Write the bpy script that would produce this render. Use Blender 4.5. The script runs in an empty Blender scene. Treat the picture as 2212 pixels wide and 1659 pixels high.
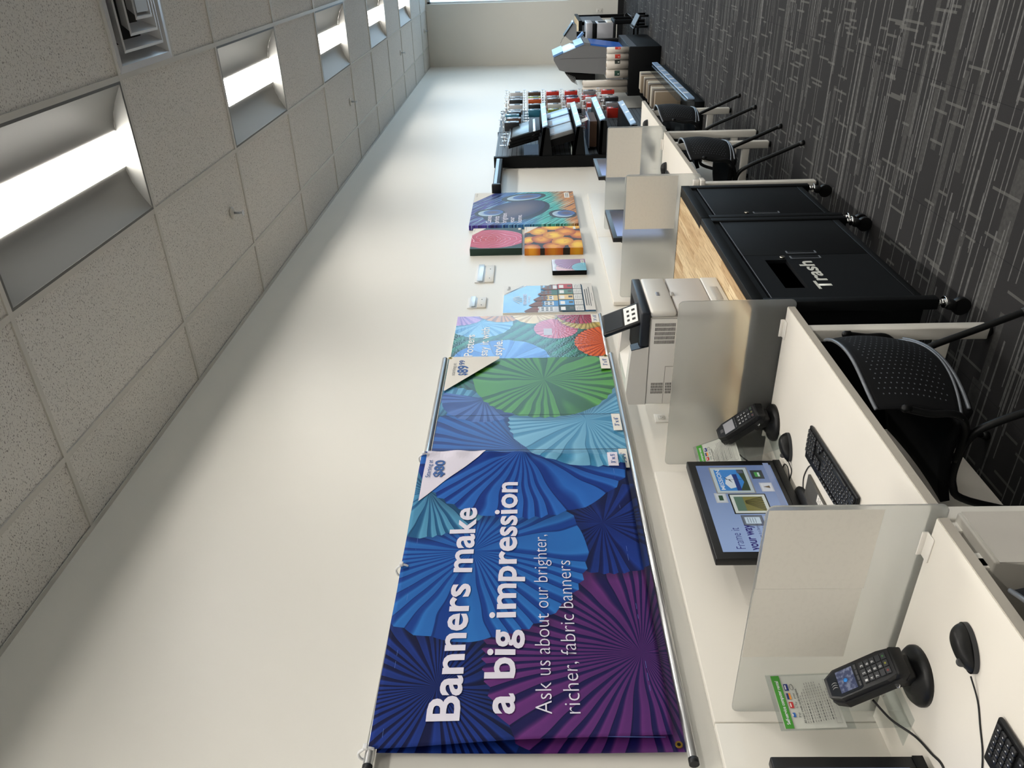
import bpy, bmesh, math, random
from mathutils import Vector, Matrix
random.seed(7)
sc = bpy.context.scene
col = sc.collection
R = math.radians
# ------------------------------------------------------------------ camera
CAMP = Vector((0.0, -2.0798, 1.7466)); YAW, PIT, ROL = R(30.161), R(1.533), R(-0.879)
fw = Vector((math.cos(YAW)*math.cos(PIT), math.sin(YAW)*math.cos(PIT), math.sin(PIT)))
r0 = Vector((math.sin(YAW), -math.cos(YAW), 0)); u0 = r0.cross(fw)
rv = r0*math.cos(ROL) + u0*math.sin(ROL); uv_ = -r0*math.sin(ROL) + u0*math.cos(ROL)
cam = bpy.data.cameras.new('camera'); co = bpy.data.objects.new('camera', cam); col.objects.link(co)
X, Y, Zc = -uv_, rv, -fw            # the phone was held upright: the frame lies on its side
co.matrix_world = Matrix(((X.x, Y.x, Zc.x, CAMP.x), (X.y, Y.y, Zc.y, CAMP.y), (X.z, Y.z, Zc.z, CAMP.z), (0, 0, 0, 1)))
cam.sensor_fit = 'HORIZONTAL'; cam.sensor_width = 36.0; cam.lens = 1662.15*36/2212; cam.clip_start = .02; cam.clip_end = 200
sc.camera = co
# ------------------------------------------------------------------ world, view
sc.view_settings.view_transform = 'Standard'; sc.view_settings.look = 'None'
sc.view_settings.gamma = 1; sc.view_settings.use_curve_mapping = False
sc.view_settings.exposure = 0.93
w = bpy.data.worlds.new('sky'); sc.world = w; w.use_nodes = True
bg = w.node_tree.nodes['Background']; bg.inputs[0].default_value = (0.62, 0.80, 1.0, 1); bg.inputs[1].default_value = 3.0
LAMP = 36.0      # the ceiling fixtures' lens emission
# ------------------------------------------------------------------ helpers
def hx(h):
    h = h.lstrip('#'); o = []
    for i in (0, 2, 4):
        c = int(h[i:i+2], 16)/255; o.append(c/12.92 if c <= .04045 else ((c+.055)/1.055)**2.4)
    return (o[0], o[1], o[2], 1)
MATS = {}
def mat(name, c, rough=.5, metal=0., spec=.5, emit=0., trans=0., alpha=1., ior=1.45):
    if name in MATS: return MATS[name]
    m = bpy.data.materials.new(name); m.use_nodes = True; b = m.node_tree.nodes['Principled BSDF']
    c = hx(c) if isinstance(c, str) else c
    b.inputs['Base Color'].default_value = c; b.inputs['Roughness'].default_value = rough
    b.inputs['Metallic'].default_value = metal; b.inputs['Specular IOR Level'].default_value = spec
    b.inputs['IOR'].default_value = ior
    if emit: b.inputs['Emission Color'].default_value = c; b.inputs['Emission Strength'].default_value = emit
    if trans: b.inputs['Transmission Weight'].default_value = trans
    if alpha < 1: b.inputs['Alpha'].default_value = alpha
    MATS[name] = m
    return m
class G:
    """small shader-graph writer"""
    def __init__(s, name, rough=.5, spec=.5):
        s.m = bpy.data.materials.new(name); s.m.use_nodes = True; s.t = s.m.node_tree
        s.b = s.t.nodes['Principled BSDF']; s.b.inputs['Roughness'].default_value = rough; s.b.inputs['Specular IOR Level'].default_value = spec
        MATS[name] = s.m
    def put(s, sock, v):
        if hasattr(v, 'is_output'): s.t.links.new(v, sock)
        elif isinstance(v, (tuple, list)): sock.default_value = tuple(v) if len(v) == len(sock.default_value) else tuple(v)[:3]
        else: sock.default_value = v
    def n(s, typ, ins=None, **kw):
        n = s.t.nodes.new(typ)
        for k, v in kw.items(): setattr(n, k, v)
        for k, v in (ins or {}).items(): s.put(n.inputs[k], v)
        return n
    def f(s, op, a, b=0., c=0.):
        n = s.t.nodes.new('ShaderNodeMath'); n.operation = op
        s.put(n.inputs[0], a); s.put(n.inputs[1], b); s.put(n.inputs[2], c); return n.outputs[0]
    def mix(s, t, a, b, mode='MIX'):
        n = s.t.nodes.new('ShaderNodeMix'); n.data_type = 'RGBA'; n.blend_type = mode
        s.put(n.inputs[0], t); s.put(n.inputs[6], a); s.put(n.inputs[7], b); return n.outputs[2]
    def smooth(s, v, a, b):
        n = s.t.nodes.new('ShaderNodeMapRange'); n.interpolation_type = 'SMOOTHSTEP'
        s.put(n.inputs[0], v); s.put(n.inputs[1], a); s.put(n.inputs[2], b); return n.outputs[0]
    def lin(s, v, a, b, c=0., d=1.):
        n = s.t.nodes.new('ShaderNodeMapRange')
        for i, q in enumerate((v, a, b, c, d)): s.put(n.inputs[i], q)
        return n.outputs[0]
    def xyz(s, out='UV'):
        tc = s.n('ShaderNodeTexCoord'); sp = s.n('ShaderNodeSeparateXYZ', {0: tc.outputs[out]}); return sp.outputs
    def pos(s):
        g = s.n('ShaderNodeNewGeometry'); sp = s.n('ShaderNodeSeparateXYZ', {0: g.outputs['Position']}); return sp.outputs
    def comb(s, x, y, z=0.): return s.n('ShaderNodeCombineXYZ', {0: x, 1: y, 2: z}).outputs[0]
    def noise(s, v, scale, detail=2., rough=.5): return s.n('ShaderNodeTexNoise', {'Vector': v, 'Scale': scale, 'Detail': detail, 'Roughness': rough}).outputs[0]
    def white(s, v): return s.n('ShaderNodeTexWhiteNoise', {'Vector': v}).outputs[0]
    def col(s, c): s.put(s.b.inputs['Base Color'], c); return s.m
    def bump(s, h, strength=.3, dist=.002):
        n = s.n('ShaderNodeBump', {'Height': h, 'Strength': strength, 'Distance': dist}); s.t.links.new(n.outputs[0], s.b.inputs['Normal'])
    def fan(s, x, y, prev, cx, cy, rad, n, ca, cb, ph=0., wob=.5, edge=.03, sx=1., half=None):
        """one pleated paper rosette of the printed artwork"""
        dx = s.f('MULTIPLY', s.f('SUBTRACT', x, cx), sx); dy = s.f('SUBTRACT', y, cy)
        d = s.f('SQRT', s.f('ADD', s.f('MULTIPLY', dx, dx), s.f('MULTIPLY', dy, dy)))
        a = s.f('ARCTAN2', dy, dx)
        t = s.f('ADD', s.f('MULTIPLY_ADD', a, n/(2*math.pi), ph), s.f('MULTIPLY', s.f('SINE', s.f('MULTIPLY_ADD', a, 3., ph*5)), wob))
        t = s.f('ADD', t, s.f('MULTIPLY', s.f('SINE', s.f('MULTIPLY_ADD', a, 7., ph*3)), wob*.45))
        t = s.f('ADD', t, s.f('MULTIPLY', s.f('SUBTRACT', s.noise(s.comb(s.f('MULTIPLY', x, 4.), s.f('MULTIPLY', y, 4.), ph*9), 1., 1.), .5), 1.3*wob))
        p = s.f('MULTIPLY', s.f('PINGPONG', t, .5), 2.)
        fr = s.f('FRACT', t)
        side = s.smooth(fr, .30, .62)
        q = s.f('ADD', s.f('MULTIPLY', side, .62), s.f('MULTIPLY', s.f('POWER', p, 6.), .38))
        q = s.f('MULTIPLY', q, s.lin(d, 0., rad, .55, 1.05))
        c = s.mix(s.f('MINIMUM', q, 1.), cb, ca)
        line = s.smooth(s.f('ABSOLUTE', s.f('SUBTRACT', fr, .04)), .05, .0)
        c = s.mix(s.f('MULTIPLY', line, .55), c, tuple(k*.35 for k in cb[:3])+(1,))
        rr = s.f('MULTIPLY', s.f('ADD', 1.-edge, s.f('MULTIPLY', p, edge)), rad)
        m = s.f('LESS_THAN', d, rr)
        if half is not None: m = s.f('MULTIPLY', m, s.f('LESS_THAN', s.f('ADD', dx, s.f('MULTIPLY', dy, half)), .012))
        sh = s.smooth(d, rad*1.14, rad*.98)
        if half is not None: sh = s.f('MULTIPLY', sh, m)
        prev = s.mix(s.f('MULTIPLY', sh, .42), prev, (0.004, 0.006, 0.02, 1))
        return s.mix(m, prev, c)
    def disc(s, x, y, prev, cx, cy, rx, ry, c0, c1, ang=0., soft=.04):
        dx = s.f('SUBTRACT', x, cx); dy = s.f('SUBTRACT', y, cy); ca, sa = math.cos(ang), math.sin(ang)
        ex = s.f('DIVIDE', s.f('ADD', s.f('MULTIPLY', dx, ca), s.f('MULTIPLY', dy, sa)), rx)
        ey = s.f('DIVIDE', s.f('SUBTRACT', s.f('MULTIPLY', dy, ca), s.f('MULTIPLY', dx, sa)), ry)
        d = s.f('SQRT', s.f('ADD', s.f('MULTIPLY', ex, ex), s.f('MULTIPLY', ey, ey)))
        return s.mix(s.smooth(d, 1., 1.-soft), prev, s.mix(s.smooth(d, .2, 1.), c0, c1)), d

class MB:
    def __init__(s): s.bm = bmesh.new(); s.mats = []
    def mi(s, m):
        if m is None: return 0
        if m not in s.mats: s.mats.append(m)
        return s.mats.index(m)
    def _tag(s, f0, m, sm=False):
        i = s.mi(m)
        for f in s.bm.faces:
            if f not in s.old: f.material_index = i; f.smooth = sm; s.old.add(f)
    def mark(s): s.old = set(s.bm.faces)
    def box(s, x0, x1, y0, y1, z0, z1, m=None, bev=0., M=None, seg=2):
        s.mark()
        vs = [s.bm.verts.new((x, y, z)) for z in (z0, z1) for y in (y0, y1) for x in (x0, x1)]
        fs = [s.bm.faces.new([vs[i] for i in q]) for q in ((0, 2, 3, 1), (4, 5, 7, 6), (0, 1, 5, 4), (2, 6, 7, 3), (0, 4, 6, 2), (1, 3, 7, 5))]
        if bev:
            es = set(e for f in fs for e in f.edges)
            r = bmesh.ops.bevel(s.bm, geom=list(es), offset=bev, segments=seg, affect='EDGES', profile=.5)
            vs = list(set(v for f in s.bm.faces if f not in s.old for v in f.verts))
        if M is not None:
            for v in vs: v.co = M @ v.co
        s._tag(0, m, bool(bev)); return s
    def cyl(s, p0, p1, r, m=None, n=16, r1=None, cap=True):
        s.mark(); p0, p1 = Vector(p0), Vector(p1); r1 = r if r1 is None else r1
        d = (p1-p0).normalized(); a = d.orthogonal().normalized(); b = d.cross(a)
        A = [s.bm.verts.new(p0 + (a*math.cos(t)+b*math.sin(t))*r) for t in [2*math.pi*i/n for i in range(n)]]
        B = [s.bm.verts.new(p1 + (a*math.cos(t)+b*math.sin(t))*r1) for t in [2*math.pi*i/n for i in range(n)]]
        for i in range(n): s.bm.faces.new((A[i], A[(i+1) % n], B[(i+1) % n], B[i]))
        s._tag(0, m, True)
        if cap: s.bm.faces.new(A[::-1]); s.bm.faces.new(B)
        s._tag(0, m, False); return s
    def tube(s, pts, r, m=None, n=10, smooth=True, closed=False):
        s.mark(); P = [Vector(p) for p in pts]
        if smooth and len(P) > 2:
            Q = []; L = len(P)
            for i in range(L-1):
                a, b, c, d = P[max(i-1, 0)], P[i], P[i+1], P[min(i+2, L-1)]
                for k in range(6):
                    t = k/6; Q.append(.5*((2*b)+(-a+c)*t+(2*a-5*b+4*c-d)*t*t+(-a+3*b-3*c+d)*t**3))
            Q.append(P[-1]); P = Q
        rings = []; a = None
        for i, p in enumerate(P):
            d = (P[min(i+1, len(P)-1)]-P[max(i-1, 0)]).normalized()
            a = d.orthogonal().normalized() if a is None else (a-d*a.dot(d)).normalized()
            b = d.cross(a)
            rings.append([s.bm.verts.new(p+(a*math.cos(2*math.pi*k/n)+b*math.sin(2*math.pi*k/n))*r) for k in range(n)])
        for A, B in zip(rings, rings[1:]):
            for i in range(n): s.bm.faces.new((A[i], A[(i+1) % n], B[(i+1) % n], B[i]))
        s.bm.faces.new(rings[0][::-1]); s.bm.faces.new(rings[-1])
        s._tag(0, m, True); return s
    def poly(s, pts, m=None):
        s.mark(); s.bm.faces.new([s.bm.verts.new(p) for p in pts]); s._tag(0, m); return s
    def prism(s, pts, d, m=None, M=None):
        """polygon of 3-D points extruded by vector d"""
        s.mark(); d = Vector(d)
        A = [s.bm.verts.new(p) for p in pts]; B = [s.bm.verts.new(Vector(p)+d) for p in pts]; n = len(A)
        s.bm.faces.new(A[::-1]); s.bm.faces.new(B)
        for i in range(n): s.bm.faces.new((A[i], A[(i+1) % n], B[(i+1) % n], B[i]))
        if M is not None:
            for v in A+B: v.co = M @ v.co
        s._tag(0, m); return s
    def grid(s, fn, nu, nv, m=None, flip=False):
        s.mark(); V = [[s.bm.verts.new(fn(i/nu, j/nv)) for i in range(nu+1)] for j in range(nv+1)]
        for j in range(nv):
            for i in range(nu):
                q = (V[j][i], V[j][i+1], V[j+1][i+1], V[j+1][i]); s.bm.faces.new(q[::-1] if flip else q)
        s._tag(0, m, True); return s
    def lathe(s, prof, c, m=None, n=24):
        s.mark(); c = Vector(c)
        Rg = [[s.bm.verts.new(c+Vector((r*math.cos(2*math.pi*k/n), r*math.sin(2*math.pi*k/n), z))) for k in range(n)] for r, z in prof]
        for A, B in zip(Rg, Rg[1:]):
            for i in range(n): s.bm.faces.new((A[i], A[(i+1) % n], B[(i+1) % n], B[i]))
        s.bm.faces.new(Rg[0][::-1]); s.bm.faces.new(Rg[-1]); s._tag(0, m, True); return s
    def build(s, name, m=None, parent=None, loc=None, uv=None, weld=False, solid=0.):
        bm = s.bm
        if weld: bmesh.ops.remove_doubles(bm, verts=bm.verts, dist=1e-5)
        bmesh.ops.recalc_face_normals(bm, faces=bm.faces) if not uv else None
        if uv:
            L = bm.loops.layers.uv.new('UVMap')
            for f in bm.faces:
                for l in f.loops: l[L].uv = uv(l.vert.co)
        off = Vector(loc) if loc is not None else Vector((0, 0, 0))
        if parent is not None: off = wloc(parent)
        if off.length: bmesh.ops.translate(bm, verts=bm.verts, vec=-off)
        me = bpy.data.meshes.new(name); bm.to_mesh(me); bm.free()
        if m is not None and not s.mats: s.mats = [m]
        elif m is not None and m not in s.mats: s.mats[0] = s.mats[0]
        for k in s.mats: me.materials.append(k)
        o = bpy.data.objects.new(name, me); col.objects.link(o)
        if parent is not None: o.parent = parent
        else: o.location = off
        return o
def wloc(o):
    v = Vector((0, 0, 0))
    while o is not None: v += o.location; o = o.parent
    return v
def tag(o, label=None, cat=None, group=None, kind=None):
    if label: o['label'] = label
    if cat: o['category'] = cat
    if group: o['group'] = group
    if kind: o['kind'] = kind
    return o
def thing(name, label, cat, loc=(0, 0, 0), group=None):
    o = bpy.data.objects.new(name, None); o.empty_display_size = .05; col.objects.link(o); o.location = loc
    return tag(o, label, cat, group)
def B(name, m, parent, *boxes, bev=0., loc=None):
    mb = MB()
    for b in boxes: mb.box(*b, m, bev)
    return mb.build(name, m, parent, loc)
def copy_tree(o, parent=None):
    c = o.copy(); col.objects.link(c); c.parent = parent
    for ch in list(o.children): copy_tree(ch, c)
    return c
_font = None
def text_mesh(body, bold=0.):
    cu = bpy.data.curves.new('t', 'FONT'); cu.body = body; cu.size = 1; cu.offset = bold; cu.resolution_u = 3; cu.fill_mode = 'FRONT'
    o = bpy.data.objects.new('t', cu); col.objects.link(o)
    dg = bpy.context.evaluated_depsgraph_get(); dg.update()
    me = bpy.data.meshes.new_from_object(o.evaluated_get(dg)); bpy.data.objects.remove(o); bpy.data.curves.remove(cu)
    return me
def write(name, lines, m, parent, fn, lift=.0012):
    """lines: (text, x0, x1, baseline, height, bold) laid into a plane; fn(u, v, lift) -> point. One mesh."""
    off = wloc(parent) if parent is not None else Vector((0, 0, 0)); o = None
    for body, x0, x1, base, h, bold in lines:
        me = text_mesh(body, bold)
        xs = [v.co.x for v in me.vertices]; a, b = min(xs), max(xs)
        sx = (x1-x0)/(b-a) if x1 is not None else h/.73
        for v in me.vertices: v.co = Vector(fn(x0+(v.co.x-a)*sx, base+v.co.y*h/.73, lift))-off
        me.materials.clear(); me.materials.append(m); me.name = name
        o = bpy.data.objects.new(name, me); col.objects.link(o); o.parent = parent
    return o
def art(name, polys, parent, fn, lift=.0006, step=.00012):
    """flat printed shapes: (points, material)"""
    mb = MB()
    for i, (pts, m) in enumerate(polys): mb.poly([fn(u, v, lift+step*i) for u, v in pts], m)
    return mb.build(name, None, parent)
def rect(a, b, c, d): return [(a, c), (b, c), (b, d), (a, d)]
def wallfn(y): return lambda u, v, l: (u, y-l, v)
ORD = ['first', 'second', 'third', 'fourth', 'fifth', 'sixth', 'seventh', 'eighth', 'ninth', 'tenth']
# ------------------------------------------------------------------ shared materials
white = mat('white_laminate', '#dcd8d0', .45); offw = mat('white_paint_metal', '#d3d0c8', .4)
black = mat('black_metal', '#050709', .55, spec=.2); blackp = mat('black_plastic', '#0a0b0c', .42, spec=.4); blackm = mat('matte_black', '#060607', .7, spec=.2)
silver = mat('brushed_aluminium', '#b9bbbd', .32, 1.); chrome = mat('chrome', '#d8d8d8', .12, 1.)
def seethrough(name, gloss, tint='#f6f8f8'):
    m = bpy.data.materials.new(name); m.use_nodes = True; nt = m.node_tree; nt.nodes.remove(nt.nodes['Principled BSDF'])
    a = nt.nodes.new('ShaderNodeBsdfTransparent'); a.inputs[0].default_value = hx(tint); b = nt.nodes.new('ShaderNodeBsdfGlossy'); b.inputs['Roughness'].default_value = .05
    f = nt.nodes.new('ShaderNodeLayerWeight'); p = nt.nodes.new('ShaderNodeMath'); p.operation = 'POWER'; p.inputs[1].default_value = 4.; nt.links.new(f.outputs['Facing'], p.inputs[0])
    k = nt.nodes.new('ShaderNodeMath'); k.operation = 'MULTIPLY_ADD'; k.inputs[1].default_value = gloss*.6; k.inputs[2].default_value = .03; nt.links.new(p.outputs[0], k.inputs[0])
    x = nt.nodes.new('ShaderNodeMixShader'); nt.links.new(k.outputs[0], x.inputs[0]); nt.links.new(a.outputs[0], x.inputs[1]); nt.links.new(b.outputs[0], x.inputs[2])
    nt.links.new(x.outputs[0], nt.nodes['Material Output'].inputs[0]); MATS[name] = m; return m
clear = seethrough('clear_acrylic', .8); paper = mat('white_paper', '#dedad2', .7)
greyp = mat('grey_plastic', '#8d8f90', .45); dgrey = mat('dark_grey_plastic', '#3d3e40', .5); ink = mat('black_ink', '#262626', .6)
navyink = mat('blue_ink', '#134a8e', .5); lightgrey = mat('light_grey_ink', '#8b8b8b', .6); whiteink = mat('white_ink', '#d9d5e2', .6)
printerw = mat('printer_white', '#cfccc5', .4)
# ------------------------------------------------------------------ setting
H = 3.58; XF = 15.5; XL = -4.2; YF = -9.0
g = G('wall_paint', .42, .35); p = g.comb(*g.pos()[:3]) if False else g.n('ShaderNodeNewGeometry').outputs['Position']
g.col(g.mix(g.noise(p, 1.3, 3.), hx('#dcd9d1'), hx('#e2dfd7'))); g.bump(g.noise(p, 260., 3.), .08, .002); wallm = g.m
# carpet: long pale threads running out from the wall, short dashes along it
g = G('carpet', .95, .1); px, py, pz = g.pos()[:3]
def streaks(a, b, wd, L, thr, seed):
    i = g.f('FLOOR', g.f('DIVIDE', a, wd)); o = g.white(g.comb(i, seed))
    j = g.f('FLOOR', g.f('ADD', g.f('DIVIDE', b, L), g.f('MULTIPLY', o, 37.)))
    k = g.white(g.comb(i, j, seed+.5))
    k2 = g.white(g.comb(i, j, seed+9.5)); fr = g.f('FRACT', g.f('ADD', g.f('DIVIDE', b, L), g.f('MULTIPLY', o, 37.)))
    return g.f('MULTIPLY', g.f('GREATER_THAN', k, thr), g.f('LESS_THAN', fr, g.f('MULTIPLY_ADD', k2, .8, .25)))
fz = g.noise(g.comb(px, py), 700., 2.); fz2 = g.noise(g.comb(px, py), 60., 3.)
m1 = streaks(px, py, .010, 1.1, .88, 1.); m2 = streaks(px, py, .040, .85, .86, 2.); m3 = streaks(py, px, .011, .20, .93, 3.); m4 = streaks(px, py, .006, .6, .88, 4.)
tilex = g.smooth(g.f('ABSOLUTE', g.f('SUBTRACT', g.f('FRACT', g.f('DIVIDE', py, .5)), .5)), .497, .4995)
base = g.mix(fz, hx('#161618'), hx('#3c3b3b'))
c = g.mix(g.f('MULTIPLY', m2, g.f('MULTIPLY', g.f('MULTIPLY_ADD', fz2, .7, .1), g.f('MULTIPLY_ADD', g.f('SINE', g.f('MULTIPLY', px, 900.)), .35, .65))), base, hx('#5f5f5d'))
c = g.mix(g.f('MULTIPLY', g.f('MAXIMUM', m1, m4), g.f('MULTIPLY_ADD', fz2, .9, .15)), c, hx('#6c6c6b'))
c = g.mix(g.f('MULTIPLY', m3, .5), c, hx('#666663')); c = g.mix(g.f('MULTIPLY', tilex, .7), c, hx('#17161c'))
g.col(c); g.bump(fz, .5, .003); carpet = g.m
# fissured ceiling tile
g = G('ceiling_tile', .9, .1); p = g.n('ShaderNodeNewGeometry').outputs['Position']
mp = g.n('ShaderNodeMapping', {'Vector': p}); mp.inputs['Scale'].default_value = (1.7, .9, 1)
n1 = g.noise(mp.outputs[0], 125., 3., .65); n2 = g.noise(p, 420., 1.)
pit = g.smooth(n1, .43, .37); pit2 = g.smooth(n2, .30, .22)
g.col(g.mix(g.f('MAXIMUM', g.f('MULTIPLY', pit, .75), g.f('MULTIPLY', pit2, .4)), hx('#e0ddd8'), hx('#57534e'))); g.bump(n1, .3, .003); tilem = g.m
gridm = mat('ceiling_grid_metal', '#cbc8c1', .45)
def struct(o): return tag(o, kind='structure')
struct(MB().box(XL-.2, XF+3, YF-.2, .2, -.1, 0, carpet).build('floor', carpet))
struct(MB().box(XL-.2, XF+.4, 0, .2, -.1, 4.2, wallm).build('wall_back', wallm))
struct(MB().box(XL-.2, XL, YF-.2, 0, -.1, 4.2, wallm).build('wall_left', wallm))
WY0 = -1.06
struct(MB().box(XF, XF+.22, WY0, 0, -.1, 4.2, wallm).box(XF+.05, XF+.22, YF, WY0, -.1, .95, wallm).box(XF+.05, XF+.22, YF, WY0, 3.56, 4.2, wallm).build('wall_right', wallm))
struct(MB().box(XL-.2, XF+.22, YF-.2, YF, -.1, 4.2, wallm).build('wall_front', wallm))
bbm = mat('black_rubber_base', '#101114', .5)
struct(MB().box(XL, XF, -.012, 0, 0, .1, bbm).build('baseboard_back', bbm))
struct(MB().box(XF-.012, XF, WY0, 0, 0, .1, bbm).box(XF+.038, XF+.05, YF, WY0, 0, .1, bbm).build('baseboard_right', bbm))
frm = mat('window_frame_white', '#d9dbdc', .4); pane = seethrough('window_glass', .6, '#eef6f8')
def window(name, along, a0, a1, pos_, z0, z1, nm):
    o = bpy.data.objects.new(name, None); col.objects.link(o); struct(o)
    f = MB(); q = lambda a, b, c, d, t: (f.box(pos_-t, pos_+t, a, b, c, d, frm) if along == 'y' else f.box(a, b, pos_-t, pos_+t, c, d, frm))
    for k in range(nm+1):
        c_ = a0+(a1-a0)*k/nm; q(max(a0, c_-.03), min(a1, c_+.03), z0, z1, .045)
    q(a0, a1, z0, z0+.05, .045); q(a0, a1, z1-.05, z1, .045); f.build('window_frame', frm, o)
    gl = MB(); (gl.box(pos_-.003, pos_+.003, a0, a1, z0, z1, pane) if along == 'y' else gl.box(a0, a1, pos_-.003, pos_+.003, z0, z1, pane)); gl.build('pane', pane, o)
    ld = bpy.data.lights.new('daylight_portal', 'AREA'); ld.shape = 'RECTANGLE'; ld.cycles.is_portal = True
    lo = bpy.data.objects.new('daylight_portal', ld); col.objects.link(lo)
    ld.size = abs(a1-a0); ld.size_y = z1-z0; m_ = (a0+a1)/2; zc = (z0+z1)/2
    if along == 'y': lo.location = (pos_-.06, m_, zc); lo.rotation_euler = (R(90), 0, R(90))
    else: lo.location = (m_, pos_+.06, zc); lo.rotation_euler = (R(-90), 0, 0)
    return o
window('window_1', 'y', YF, WY0, XF+.14, .95, 3.56, 5)
# ceiling: lay-in tiles, T-bar grid, cut-outs for the fixtures
TX = 1.2192; TY = .6096; GX = 4.8758; YA = -.3593
lights = [(i, k) for i in (-6, -4, -2, 0, 2, 4, 6) for k in (1, 5, 9, 13)]
cut = set((i, k) for i, k in lights)
DIF = (-1, 2)
mb = MB(); bars = MB(); zt = H+.006
xs = [XL]+[GX+i*TX for i in range(-7, 9)]+[XF]; ys = [0]+[YA-k*TY for k in range(0, 14)]+[YF]
for ix in range(len(xs)-1):
    for iy in range(len(ys)-1):
        i, k = ix-8, iy-1
        if (i, k) in cut: continue
        x0, x1, y1, y0 = xs[ix], xs[ix+1], ys[iy], ys[iy+1]
        if (i, k) == DIF: x0 = x0+TY
        mb.poly([(x0, y0, zt), (x0, y1, zt), (x1, y1, zt), (x1, y0, zt)], tilem)
ce = struct(mb.build('ceiling', tilem))
bw = .012
for y in ys[1:-1]: bars.box(XL, XF, y-bw, y+bw, H-.001, H+.03, gridm)
for ix, x in enumerate(xs[1:-1]): bars.box(x-bw, x+bw, YF, 0, H-.0015, H+.028, gridm)
bars.box(GX-TX+TY-bw, GX-TX+TY+bw, YA-3*TY, YA-2*TY, H-.0012, H+.028, gridm)
bars.box(XL, XF, -.022, 0, H-.002, H+.001, gridm).box(XF-.022, XF, WY0, 0, H-.002, H+.001, gridm)
bars.build('ceiling_grid', gridm, ce)
struct(MB().box(XL-.2, XF+.4, YF-.2, .2, H+.4, H+.45, wallm).build('overhead_slab_1', wallm))  # unseen slab above the ceiling tiles, spanning the whole room
# recessed troffers
reflm = mat('troffer_reflector', '#62625f', .5); g = G('glowing_lens', .4, .2)    # prismatic lens: sends its light mostly straight down
q = g.n('ShaderNodeNewGeometry'); dt = g.n('ShaderNodeVectorMath', {0: q.outputs['Normal'], 1: q.outputs['Incoming']}, operation='DOT_PRODUCT').outputs['Value']
g.put(g.b.inputs['Emission Color'], hx('#fffaf2')); g.put(g.b.inputs['Emission Strength'], g.f('MULTIPLY', g.f('POWER', g.f('ABSOLUTE', dt), .40), LAMP)); lens = g.m
def troffer(x0, y1, label, group):
    x1, y0 = x0+TX-2*bw, y1-TY+2*bw
    t = thing('ceiling_light', label, 'ceiling light', ((x0+x1)/2, (y0+y1)/2, H), group)
    f = MB(); e = .012
    for a in ((x0, x1, y0, y0+e), (x0, x1, y1-e, y1), (x0, x0+e, y0+e, y1-e), (x1-e, x1, y0+e, y1-e)): f.box(*a, H-.001, H+.02, reflm)
    f.build('frame', reflm, t)
    yc = (y0+y1)/2; hw = .080; d = .075
    for s_ in (-1, 1):
        ye = y0+e if s_ < 0 else y1-e; yi = yc+s_*hw
        r_ = MB().grid(lambda u, v: (x0+e+(x1-x0-2*e)*u, ye+(yi-ye)*v, H+d*math.sin(v*math.pi/2)), 1, 10, reflm, flip=s_ > 0); r_.build('reflector', reflm, t)
    for xx in (x0+e+.001, x1-e-.001):
        MB().poly([(xx, y0+e, H)]+[(xx, y0+e+(yc-hw-y0-e)*v, H+d*math.sin(v*math.pi/2)) for v in (.25, .5, .75, 1)]+[(xx, yc+hw, H+d)]+[(xx, y1-e+(yc+hw-y1+e)*v, H+d*math.sin(v*math.pi/2)) for v in (.75, .5, .25)]+[(xx, y1-e, H)], reflm).build('end_plate', reflm, t)
    MB().grid(lambda u, v: (x0+e+.002+(x1-x0-2*e-.004)*u, yc-hw+2*hw*v, H+d-.004-.010*math.sin(v*math.pi)), 1, 8, lens).build('lens', lens, t)
    return t
nm = {(-2, 1): 'lit recessed ceiling light nearest the camera, cut by the picture edge', (0, 1): 'second lit recessed ceiling light from the camera, beyond the first sprinkler',
      (2, 1): 'third lit recessed ceiling light from the camera, middle of the row of five', (4, 1): 'fourth lit recessed ceiling light from the camera, second farthest',
      (6, 1): 'farthest lit recessed ceiling light, close to the far window'}
for i, k in lights:
    troffer(GX+i*TX+bw, YA-k*TY-bw, nm.get((i, k), 'lit recessed ceiling light out over the shop floor, away from the banner wall'), 'recessed ceiling lights' if k == 1 and i >= -2 else 'recessed lights over the shop floor')
# supply-air diffuser: stacked square cones
dx0, dy1 = GX-TX+bw, YA-2*TY-bw; dx1, dy0 = dx0+TY-2*bw, dy1-TY+2*bw; dcx, dcy = (dx0+dx1)/2, (dy0+dy1)/2
t = thing('air_diffuser', 'square metal ceiling air vent with stacked cones beside the nearest light', 'air vent', (dcx, dcy, H))
difm = mat('diffuser_metal', '#d6d7d9', .3, .35)
hs = (dx1-dx0)/2
f = MB()
for a, b, z0, z1 in ((hs, hs-.03, H-.002, H-.004), (hs-.03, hs-.10, H-.004, H+.09)):
    for k in range(4):
        c_, s_ = [(1, 0), (0, 1), (-1, 0), (0, -1)][k]
        q = lambda r, t_, z: (dcx+c_*r-s_*t_, dcy+s_*r+c_*t_, z)
        f.poly([q(a, -a, z0), q(a, a, z0), q(b, b, z1), q(b, -b, z1)], difm)
f.build('frame', difm, t)
for r_, z_ in ((.215, H-.006), (.150, H-.022), (.088, H-.036)):
    c_ = MB()
    for a, b, za, zb in ((r_, r_-.012, z_, z_-.003), (r_-.012, r_-.045, z_-.003, z_+.05)):
        for k in range(4):
            cc, s_ = [(1, 0), (0, 1), (-1, 0), (0, -1)][k]
            q = lambda r, t_, z: (dcx+cc*r-s_*t_, dcy+s_*r+cc*t_, z)
            c_.poly([q(a, -a, za), q(a, a, za), q(b, b, zb), q(b, -b, zb)], difm)
    if r_ < .1: c_.box(dcx-.06, dcx+.06, dcy-.06, dcy+.06, z_-.002, z_+.001, difm)
    c_.build('cone', difm, t, solid=.001)
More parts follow.
